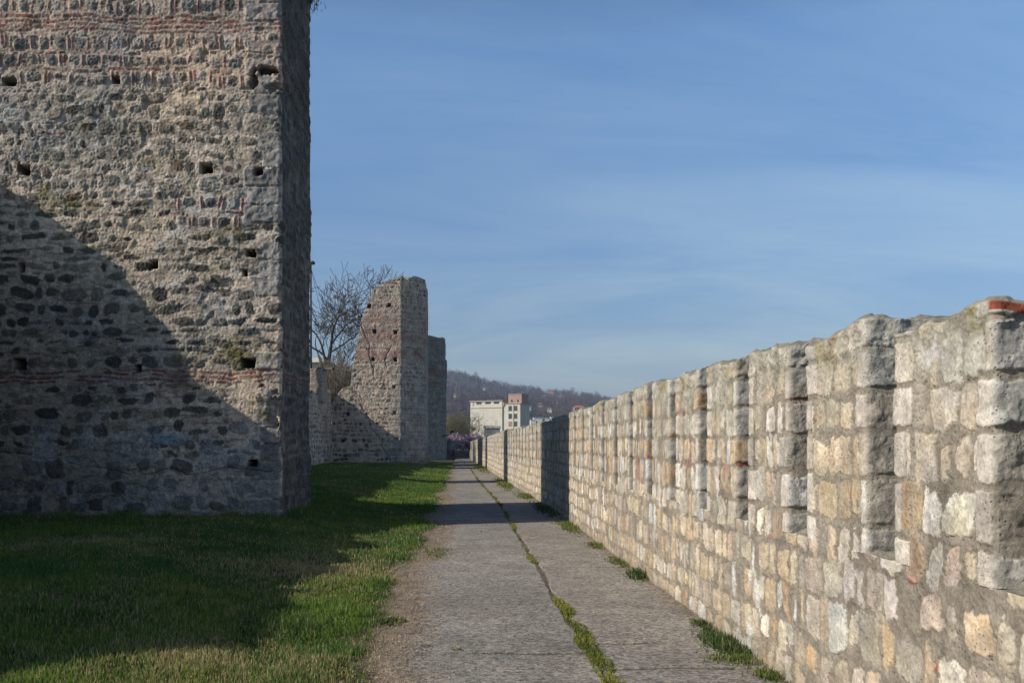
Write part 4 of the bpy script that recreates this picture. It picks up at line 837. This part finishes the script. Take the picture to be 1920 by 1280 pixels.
# plum trees in blossom
PB = [(0.40, 0.29, 0.36), (0.33, 0.23, 0.31), (0.46, 0.36, 0.42), (0.28, 0.20, 0.26)]
for i, (px_, Yq, H, rad, lab) in enumerate(((829, 128, 3.2, 1.5, 'pink blossoming plum tree half behind the low round wall'), (852, 130, 3.3, 1.9, 'pink blossoming plum tree over the low round wall'), (871, 133, 3.2, 1.6, 'darker purple blossoming plum tree in the middle of the row'), (889, 136, 3.4, 2.1, 'broad purple blossoming plum tree nearest the cream building'))):
    e, cr = bare_tree('plum_tree', lab, ((px_ - VX) / F * Yq, Yq, -0.4), H * 0.85, 0.10, 80 + i, 'tree', 'blossoming plum trees', forks=4, spread=0.7, fork_h=0.3, kids=(3, 4), twig=0.02)
    R = np.random.RandomState(i); nb = 5200; d = R.normal(0, 1, (nb, 3)); d /= np.linalg.norm(d, axis=1)[:, None]; rr = R.uniform(0.2, 1, nb) ** 0.5
    rr = rr * (0.85 + 0.35 * fbm(d[:, 0] * 2 + i * 7, d[:, 2] * 2 + d[:, 1], 1.4, 95, 3)); ctr = d * rr[:, None] * np.array([rad, rad, H * 0.36]) + np.array([0, 0, H * 0.66])
    a_ = R.normal(0, 1, (nb, 3)) * 0.055; b_ = R.normal(0, 1, (nb, 3)) * 0.055
    V = np.stack([ctr - a_, ctr + b_, ctr + a_, ctr - b_], 1).reshape(-1, 3); Fq = np.arange(nb * 4).reshape(-1, 4)
    cc = np.repeat(np.array(PB)[R.randint(0, 4, nb)] * R.uniform(0.6, 1.2, nb)[:, None] * (0.72 if i == 2 else 1), 4, 0)
    mesh_np('blossom', V, Fq, MAT_TWIG, e, cc, smooth=False, world=False)

# floodlight mast: only its head shows past the tower
e = empty('light_mast', (-14.25, 85, 0)); tag(e, 'dark floodlight mast head with stay cables peeping past the nearest tower', 'mast')
m = MB(); m.tube([(0, 0, 0), (0, 0, 18.6)], [0.14, 0.07], 8); m.build('pole', MAT_DARKM, e)
m = MB(); m.tube([(0, 0, 18.5), (0.16, -0.1, 18.5), (0.34, -0.2, 18.42)], [0.12, 0.2, 0.14], 8); m.build('lamp_head', MAT_DARKM, e)
for dx in (1.6, 2.4):
    m = MB(); m.tube([(0, 0, 18.0), (dx * 0.5, 0.3, 14.4), (dx, 0.6, 10.0)], 0.022, 4); m.build('cable', MAT_DARKM, e)

# ------------------------------------------------------------------ cream building
MAT_CREAM = plain('weathered cream render', (0.55, 0.525, 0.44), 0.9, 0.35, 0.86, 1.1, bump=0); MAT_GLASS = plain('dark window glass', (0.05, 0.055, 0.06), 0.25, bump=0); MAT_TRIM = plain('grey roof edge', (0.34, 0.32, 0.27), 0.9, bump=0)
MAT_BRK = plain('pink brick', (0.37, 0.25, 0.215), 0.9, 0.8, bump=0); MAT_STAIN = plain('stained render', (0.42, 0.39, 0.31), 0.9, 0.5, bump=0)
Yb = 325.0; rot = math.radians(-33)
fL = at(882, 831, Yb); Bd = empty('apartment_building', (fL.x, Yb, -0.6), rot)
tag(Bd, 'cream flat-roofed apartment block with a blank gable and a pink brick rooftop hut', 'building')
def bx_at(px):   # local x on the facade that shows at this column
    k = (px - VX) / F; c_, s_ = math.cos(rot), math.sin(rot)
    return (k * Yb - fL.x) / (c_ - k * s_)
def bz_at(px, py):
    xl = bx_at(px); yy = Yb + xl * math.sin(rot); return EYE + (VY - py) / F * yy + 0.6
W1, W2, DP = bx_at(942), bx_at(974.5), 7.0
HT = bz_at(925, 752)
m = MB(); m.box(0, W1, 0, DP, 0, HT); m.build('wall', MAT_CREAM, Bd)
m = MB(); m.box(W1 + 0.003, W2, 0.35, DP, 0, bz_at(960, 757)); m.build('stair_wall', MAT_CREAM, Bd)
m = MB(); m.box(-0.3, W1 + 0.2, -0.3, DP + .2, HT + 0.003, HT + 0.35); m.build('roof_edge', MAT_TRIM, Bd)
m = MB(); m.box(-0.15, W1 + 0.1, -0.18, -0.003, bz_at(925, 764.5), bz_at(925, 763)); m.build('cornice', MAT_STAIN, Bd)
m = MB(); m.box(W1 + 0.3, W2 + 0.25, 0.1, DP, bz_at(960, 757) + .003, bz_at(960, 756)); m.build('roof_edge', MAT_TRIM, Bd)
hz = bz_at(960, 739)
hut = MB(); hut.box(bx_at(951), bx_at(976), 0.8, 5.5, bz_at(960, 756) + .01, hz); hut = hut.build('rooftop_hut', MAT_BRK, Bd)
m = MB(); m.box(bx_at(950.5), bx_at(976.5), 0.6, 5.7, hz + .003, hz + 0.22); m.build('roof_edge', MAT_TRIM, hut)
for px_ in (957.5, 969): 
    m = MB(); m.box(bx_at(px_ - 1.3), bx_at(px_ + 1.3), 0.70, 0.797, bz_at(960, 756) + 0.5, bz_at(960, 749)); m.build('window', MAT_GLASS, hut)
for (a_, b_) in ((893, 903), (910, 920), (926, 936)):
    m = MB(); m.box(bx_at(a_), bx_at(b_), -0.06, -0.003, bz_at(915, 757), bz_at(915, 753.6)); m.build('window', MAT_GLASS, Bd)
for px_ in (887.5, 944):
    m = MB(); m.box(bx_at(px_ - 1.2), bx_at(px_ + 1.2), -0.06, -0.003, bz_at(px_, 761), bz_at(px_, 754)); m.build('shutter', MAT_BRK, Bd)
for k in range(5):
    zt_ = bz_at(960, 760.5 + 14.6 * k)
    for j_, px_ in enumerate((955.8, 965.5)):
        hw = 0.62 if j_ else 0.5; xc = bx_at(px_); w_ = MB(); w_.box(xc - 0.62, xc + 0.62, 0.28, 0.347, zt_ - 1.75, zt_); w_ = w_.build('window', MAT_BRK if (k, j_) == (2, 0) else MAT_GLASS, Bd)
        m = MB()
        for q in (-0.68, -0.03, 0.62): m.box(xc + q, xc + q + 0.07, 0.20, 0.277, zt_ - 1.8, zt_ + 0.04)
        m.build('frame', MAT_TRIM, w_)
m = MB(); m.box(bx_at(961.4), bx_at(962.2), 0.15, 0.347, 0, bz_at(960, 758)); m.build('pilaster', MAT_CREAM, Bd)
m = MB(); m.box(bx_at(941.4), bx_at(942.4), -0.12, -0.003, 0, HT); m.build('drainpipe', MAT_TRIM, Bd)
m = MB(); m.box(bx_at(928), bx_at(931.5), -0.05, -0.003, bz_at(930, 796), bz_at(930, 787)); m.build('niche', MAT_STAIN, Bd)
for px_, h_ in ((898, 1.5), (905, 2.2), (927, 2.6), (937, 2.0), (948, 2.4)):
    m = MB(); x_ = bx_at(px_); m.tube([(x_, 1.5, HT), (x_, 1.5, HT + h_)], 0.07, 5); m.box(x_ - 0.5, x_ + 0.5, 1.46, 1.54, HT + h_ * 0.86, HT + h_ * 0.9); m.build('antenna', MAT_DARKM, Bd)
# grey shed before the building
sh = at(924, 831, 235); e = empty('grey_shed', (sh.x, 235, -0.6)); tag(e, 'plain grey shed in front of the cream building', 'shed')
MAT_SHED = plain('grey sheet', (0.27, 0.27, 0.26), 0.8)
m = MB(); m.box(-2.2, 1.9, 0, 5, 0, 6.3); m.build('wall', MAT_SHED, e)
m = MB(); m.quad([(-2.5, -0.2, 6.303), (2.2, -0.2, 6.303), (2.2, 5.2, 6.9), (-2.5, 5.2, 6.9)]); m.quad([(-2.5, -0.2, 6.1), (2.2, -0.2, 6.1), (2.2, -0.2, 6.303), (-2.5, -0.2, 6.303)]); m.build('roof', MAT_TRIM, e)
# pale house glimpsed through the bare tree
hp = at(596, 831, 120); e = empty('house', (hp.x, 120, -0.3)); tag(e, 'pale house glimpsed through the bare tree behind the curtain wall', 'house')
MAT_PALE = plain('pale render', (0.55, 0.52, 0.46), 0.9, bump=0); MAT_TILE = plain('red roof tiles', (0.30, 0.12, 0.075), 0.9, 2.0, bump=0); MAT_WHITE = plain('white render', (0.66, 0.65, 0.62), 0.9, bump=0)
m = MB(); m.box(-4, 1.4, 0, 8, 0, 12.6); m.build('wall', MAT_PALE, e)
m = MB(); m.v = [(-4.5, -.5, 12.6), (1.9, -.5, 12.6), (1.9, 8.5, 12.6), (-4.5, 8.5, 12.6), (-2, 4, 13.6), (-0.5, 4, 13.6)]; m.f = [(0, 1, 5, 4), (1, 2, 5), (2, 3, 4, 5), (3, 0, 4), (3, 2, 1, 0)]; m.build('roof', MAT_PALE, e)
for x_ in (-2.9, -0.6):
    for z_ in (3.6, 6.8, 10): m = MB(); m.box(x_, x_ + 1.3, -0.05, -0.003, z_, z_ + 1.5); m.build('window', MAT_GLASS, e)

# ------------------------------------------------------------------ wooded hill with houses
RP = [(-3000, 800), (-600, 790), (100, 765), (500, 730), (650, 712), (760, 700), (833, 699), (870, 706), (900, 716), (960, 728), (1000, 732), (1060, 738), (1100, 743), (1145, 752), (1250, 768), (1400, 785), (1900, 812), (3200, 828)]
YR = 1500.0
RX = np.array([(p[0] - VX) / F * YR for p in RP]); RZ = np.array([(VY - p[1]) / F * YR + EYE for p in RP])
def hill_z(x, y):
    r = np.interp(x * YR / np.clip(y, 500, 3000), RX, RZ)
    t = np.clip((y - 480) / (YR - 480), 0, 1); up_ = t ** 1.15 * (1 - 0.12 * np.sin(t * math.pi * 3) * (1 - t)); dn = 1 - 0.75 * sst(YR + 50, YR + 1100, y)
    return -0.6 + r * np.where(y < YR, up_, dn) + (5 * fbm(x, y, 0.006, 701, 4)) * sst(480, 700, y) * (1 - sst(1350, 1500, y) * 0.7)
xs = np.linspace(-1500, 1500, 160); ys = np.concatenate([np.linspace(470, 1500, 90), np.linspace(1540, 2800, 20)])
X, Y = np.meshgrid(xs, ys); Z = hill_z(X, Y)
c = np.ones(X.shape + (3,)) * np.array([0.10, 0.085, 0.065]); c = mixc(c, (0.08, 0.085, 0.04), sst(-0.2, 0.5, fbm(X, Y, 0.01, 702, 3)))
tag(mesh_np('hill', np.stack([X, Y, Z], -1).reshape(-1, 3), grid_faces(*X.shape), plain('hillside soil', (0.10, 0.088, 0.06), 0.95, 0.02, bump=0), None, c.reshape(-1, 3)), kind='structure')
def on_hill(px_, py_):
    k = (px_ - VX) / F
    for yy in np.arange(500, 1500, 4.0):
        if VY - (float(hill_z(np.array(k * yy), np.array(yy))) - EYE) / yy * F < py_: return k * yy, yy
    return k * 1480, 1480.0
def clumps(rng, P, H, Wd, cols, nq, size, evergreen=None):
    """many small faces per crown"""
    n = len(P); d = rng.normal(0, 1, (n, nq, 3)); d /= np.linalg.norm(d, axis=2)[..., None]; rr = rng.uniform(0, 1, (n, nq, 1)) ** 0.45
    q = d * rr; zc = q[..., 2] * 0.5 + 0.55
    if evergreen is not None:
        tap = np.where(evergreen[:, None], 1.15 - zc, 1.0); q[..., 0] *= tap; q[..., 1] *= tap
    ctr = np.stack([P[:, None, 0] + q[..., 0] * Wd[:, None], P[:, None, 1] + q[..., 1] * Wd[:, None], P[:, None, 2] + zc * H[:, None]], -1).reshape(-1, 3)
    a_ = rng.normal(0, 1, (n * nq, 3)) * size * np.array([0.5, 0.5, 1.0]); b_ = rng.normal(0, 1, (n * nq, 3)) * size * 0.45
    V = np.stack([ctr - a_, ctr + b_, ctr + a_], 1).reshape(-1, 3)
    cc = np.repeat(np.repeat(cols, nq, 0) * rng.uniform(0.6, 1.35, (n * nq, 1)), 3, 0)
    return V, np.arange(n * nq * 3).reshape(-1, 3), cc
# houses on the hill: px, py of the foot, width and height in px, wall, roof
MAT_ORANGE = plain('orange roof tiles', (0.42, 0.15, 0.07), 0.9, 2.0, bump=0); MAT_TAN = plain('tan brick', (0.34, 0.22, 0.14), 0.9, bump=0); MAT_FLAT = plain('pale flat roof', (0.5, 0.49, 0.46), 0.9, bump=0)
HS = [(837, 726, 6, 3.5, MAT_WHITE, MAT_TILE, 'small white house high on the hill beside the rounded tower'), (834, 745, 5, 3.5, MAT_WHITE, MAT_FLAT, 'small white house lower on the hill beside the rounded tower'),
      (854, 744, 4.5, 3, MAT_PALE, MAT_ORANGE, 'tiny house with a bright orange roof on the left of the hill'), (1032, 736, 10, 4, MAT_TAN, MAT_TILE, 'tan brick house standing on the ridge'),
      (1078, 760, 18, 5, MAT_TAN, MAT_TILE, 'wide reddish house cluster below the ridge'), (1084, 771, 20, 5, MAT_PALE, MAT_ORANGE, 'long orange-red roofed house just above the parapet'),
      (1060, 760, 7, 3, MAT_WHITE, MAT_FLAT, 'small white house left of the reddish houses'), (1044, 760, 11, 3, MAT_PALE, MAT_TILE, 'low pinkish house row halfway up the hill'),
      (992, 768, 6, 4, MAT_WHITE, MAT_FLAT, 'small white house just right of the cream building'), (990, 780, 5, 5, MAT_WHITE, MAT_TILE, 'narrow white house below the other white house by the cream building'),
      (986, 749, 4, 3, MAT_TILE, MAT_TILE, 'tiny bright red house beside the rooftop hut'), (930, 744, 5, 3.5, MAT_WHITE, MAT_TILE, 'white house peeping over the roof of the cream building'), (941, 748, 4, 3, MAT_WHITE, MAT_TILE, 'tiny white house left of the pink rooftop hut'),
      (908, 731, 5, 3, MAT_PALE, MAT_TILE, 'pale house near the ridge above the cream building'), (1020, 745, 6, 3, MAT_PALE, MAT_TILE, 'pale house just below the tan brick house'), (872, 733, 6, 3.5, MAT_WHITE, MAT_TILE, 'white house high on the hill between the poplars and the ridge tree'), (1050, 748, 8, 3.5, MAT_PALE, MAT_ORANGE, 'orange roofed house under the ridge between the tan house and the bushy tree'), (1012, 762, 8, 4, MAT_TAN, MAT_TILE, 'brownish house above the dark evergreen right of the building'), (1030, 772, 9, 4, MAT_WHITE, MAT_TILE, 'white house low on the hill above the white sheds'), (1103, 762, 9, 4, MAT_PALE, MAT_TILE, 'pale red-roofed house far right on the hill')]
rng = np.random.RandomState(909)
n = 13500; y = rng.uniform(500, 1560, n) ** 1.0; px_ = np.where(rng.uniform(0, 1, n) < 0.72, rng.uniform(560, 1330, n), rng.uniform(1330, 2300, n)); x = (px_ - VX) / F * y; z = hill_z(x, y)
keep = ~((y < 620) & (px_ > 990) & (px_ < 1045))
for (hp_x, hp_y, wp_, hh_, *_r) in HS:
    hx, hy = on_hill(hp_x, hp_y); keep &= ~((np.abs(px_ - hp_x) < wp_ * 0.5 + 3) & (y > hy - 95) & (y < hy + 14))
x, y, z, px_ = x[keep], y[keep], z[keep], px_[keep]; n = len(x)
typ = rng.uniform(0, 1, n) + 0.75 * fbm(x, y, 0.010, 703, 3); ev = typ > 0.93
cols = np.where(ev[:, None], np.array([0.035, 0.055, 0.030]), np.where((typ < 0.2)[:, None], np.array([0.105, 0.095, 0.055]), np.array([0.095, 0.068, 0.062]))) * rng.uniform(0.55, 1.35, (n, 1))
H = rng.uniform(6, 12, n); 
V, Fq, cc = clumps(rng, np.stack([x, y, z - 1], -1), H, H * rng.uniform(0.35, 0.5, n), cols, 42, 0.9, ev)
tag(mesh_np('woodland', V, Fq, MAT_TWIG, None, cc, smooth=False), 'brownish bare woodland with dark evergreens covering the far hill', 'woodland', kind='stuff')
# scrub on the flat before the hill
n = 1500; y = rng.uniform(360, 560, n); px_ = rng.uniform(560, 1700, n); x = (px_ - VX) / F * y; H = rng.uniform(4, 8, n)
keep = ~((np.abs(px_ - 928) < 70) & (y < 372)); x, y, H = x[keep], y[keep], H[keep]; n = len(x)
cols = np.array([0.11, 0.095, 0.07]) * rng.uniform(0.6, 1.3, (n, 1)); ev = rng.uniform(0, 1, n) < 0.2; cols[ev] = np.array([0.035, 0.055, 0.03])
V, Fq, cc = clumps(rng, np.stack([x, y, np.full(n, -1.2)], -1), H, H * 0.5, cols, 60, 0.5, ev)
tag(mesh_np('scrub', V, Fq, MAT_TWIG, None, cc, smooth=False), 'dull brown scrub and trees on the flat ground before the hill', 'scrub', kind='stuff')
# trees on the hill one can tell apart
for (px_, py_, hh, ww, colr, kind_, lab) in ((892, 716, 17, 8, (0.10, 0.08, 0.075), 0, 'single bare tree standing above the ridge left of the cream building'), (855, 752, 30, 4.5, (0.24, 0.205, 0.175), 0, 'tall pale bare poplar on the hillside, left one of the pair'), (862, 752, 24, 4.0, (0.22, 0.19, 0.165), 0, 'tall pale bare poplar on the hillside, right one of the pair'),
        (1005, 782, 13, 8, (0.025, 0.042, 0.028), 1, 'dark evergreen right of the cream building above the white sheds'), (897, 738, 18, 7, (0.025, 0.042, 0.028), 1, 'dark pointed evergreen above the left roof of the cream building'), (868, 775, 14, 8, (0.028, 0.048, 0.030), 1, 'dark evergreen left of the cream building near the hill foot'), (846, 768, 13, 9, (0.028, 0.05, 0.032), 1, 'dark green evergreen low on the hill beside the rounded tower'),
        (1073, 742, 14, 8, (0.10, 0.085, 0.085), 0, 'bushy bare tree on the ridge right of the tan house'), (1120, 750, 14, 10, (0.10, 0.085, 0.085), 0, 'wide bare tree at the right end of the ridge')):
    hx, hy = on_hill(px_, py_); sc_ = hy / 1400.0; hzv = float(hill_z(np.array(hx), np.array(hy)))
    e = empty('evergreen_tree' if kind_ else 'bare_tree', (hx, hy, hzv)); tag(e, lab, 'tree')
    V, Fq, cc = clumps(rng, np.array([[hx, hy, hzv - 0.5]]), np.array([hh * sc_]), np.array([ww * sc_ * 0.55]), np.array([colr]), 700 if kind_ else 420, 0.55 * sc_ + .1, np.array([bool(kind_)]))
    mesh_np('crown', V, Fq, MAT_TWIG, e, cc, smooth=False)
    m = MB(); m.tube([(0, 0, -1), (0, 0, hh * sc_ * 0.7)], [0.35, 0.1], 6); m.build('trunk', MAT_BARK, e)
for (px_, py_, wp_, hp_, wm, rm, lab) in HS:
    hx, hy = on_hill(px_, py_); s_ = hy / F; hzv = float(hill_z(np.array(hx), np.array(hy))); hy -= 6
    e = empty('house', (hx, hy, hzv), math.radians(-28 + (px_ % 7) * 6)); tag(e, lab, 'house', 'houses on the hill')
    W_, H_ = wp_ * s_ / 2, hp_ * s_ * 1.15; m = MB(); m.box(-W_, W_, -W_ * 0.6, W_ * 0.6, -2, H_); m.build('wall', wm, e)
    m = MB(); o_ = 0.4; D_ = W_ * 0.6
    if rm is MAT_FLAT: m.box(-W_ - .2, W_ + .2, -D_ - .2, D_ + .2, H_ + .01, H_ + 0.4)
    else:
        m.v = [(-W_ - o_, -D_ - o_, H_), (W_ + o_, -D_ - o_, H_), (W_ + o_, D_ + o_, H_), (-W_ - o_, D_ + o_, H_), (-W_ * .6, 0, H_ + W_ * 0.45), (W_ * .6, 0, H_ + W_ * 0.45)]; m.f = [(0, 1, 5, 4), (1, 2, 5), (2, 3, 4, 5), (3, 0, 4), (3, 2, 1, 0)]
    m.build('roof', rm, e)
    for q in range(max(1, int(wp_ / 3))):
        m = MB(); x_ = -W_ + (q + 0.5) * 2 * W_ / max(1, int(wp_ / 3)); m.box(x_ - 0.6, x_ + 0.6, -D_ - 0.05, -D_ - 0.003, H_ * 0.45, H_ * 0.8); m.build('window', MAT_GLASS, e)
# white sheds on the flat, seen over the parapet
for (px_, py0, py1, wp_, lab) in ((1009, 789, 783, 16, 'long white flat-roofed shed seen just over the parapet'), (1026, 788, 784, 9, 'short pale shed right of the long white shed'), (1036, 787, 782, 5, 'tiny white hut right of the two sheds'), (998, 792, 787, 6, 'small grey-white hut left of the long white shed')):
    Yq = 560.0; p_ = at(px_, py1, Yq); e = empty('shed', (p_.x, Yq, -0.6)); tag(e, lab, 'shed', 'white sheds before the hill'); W_ = wp_ * Yq / F / 2
    m = MB(); m.box(-W_, W_, 0, 8, 0, p_.z + 0.6); m.build('wall', MAT_WHITE, e); m = MB(); m.box(-W_ - .3, W_ + .3, -.3, 8.3, p_.z + 0.603, p_.z + 0.9); m.build('roof', MAT_FLAT, e)
    m = MB(); m.box(-W_ * .5, -W_ * .2, -0.05, -0.003, p_.z - 3.0, p_.z - 1.4); m.build('window', MAT_GLASS, e)

# ------------------------------------------------------------------ the air
m = MB(); m.box(-3200, 3200, -400, 3400, -8, 160)
hm = bpy.data.materials.new('haze'); hm.use_nodes = True; t = hm.node_tree; t.nodes.clear(); o = N(t, 'ShaderNodeOutputMaterial')
pv = N(t, 'ShaderNodeVolumePrincipled'); pv.inputs['Density'].default_value = 0.00022; pv.inputs['Color'].default_value = (0.60, 0.73, 1.0, 1); pv.inputs['Anisotropy'].default_value = 0.0
L(t, pv.outputs[0], o.inputs['Volume'])
HAZE = True
if HAZE: tag(m.build('haze', hm), 'thin blue haze over the far hill', 'haze', kind='stuff')
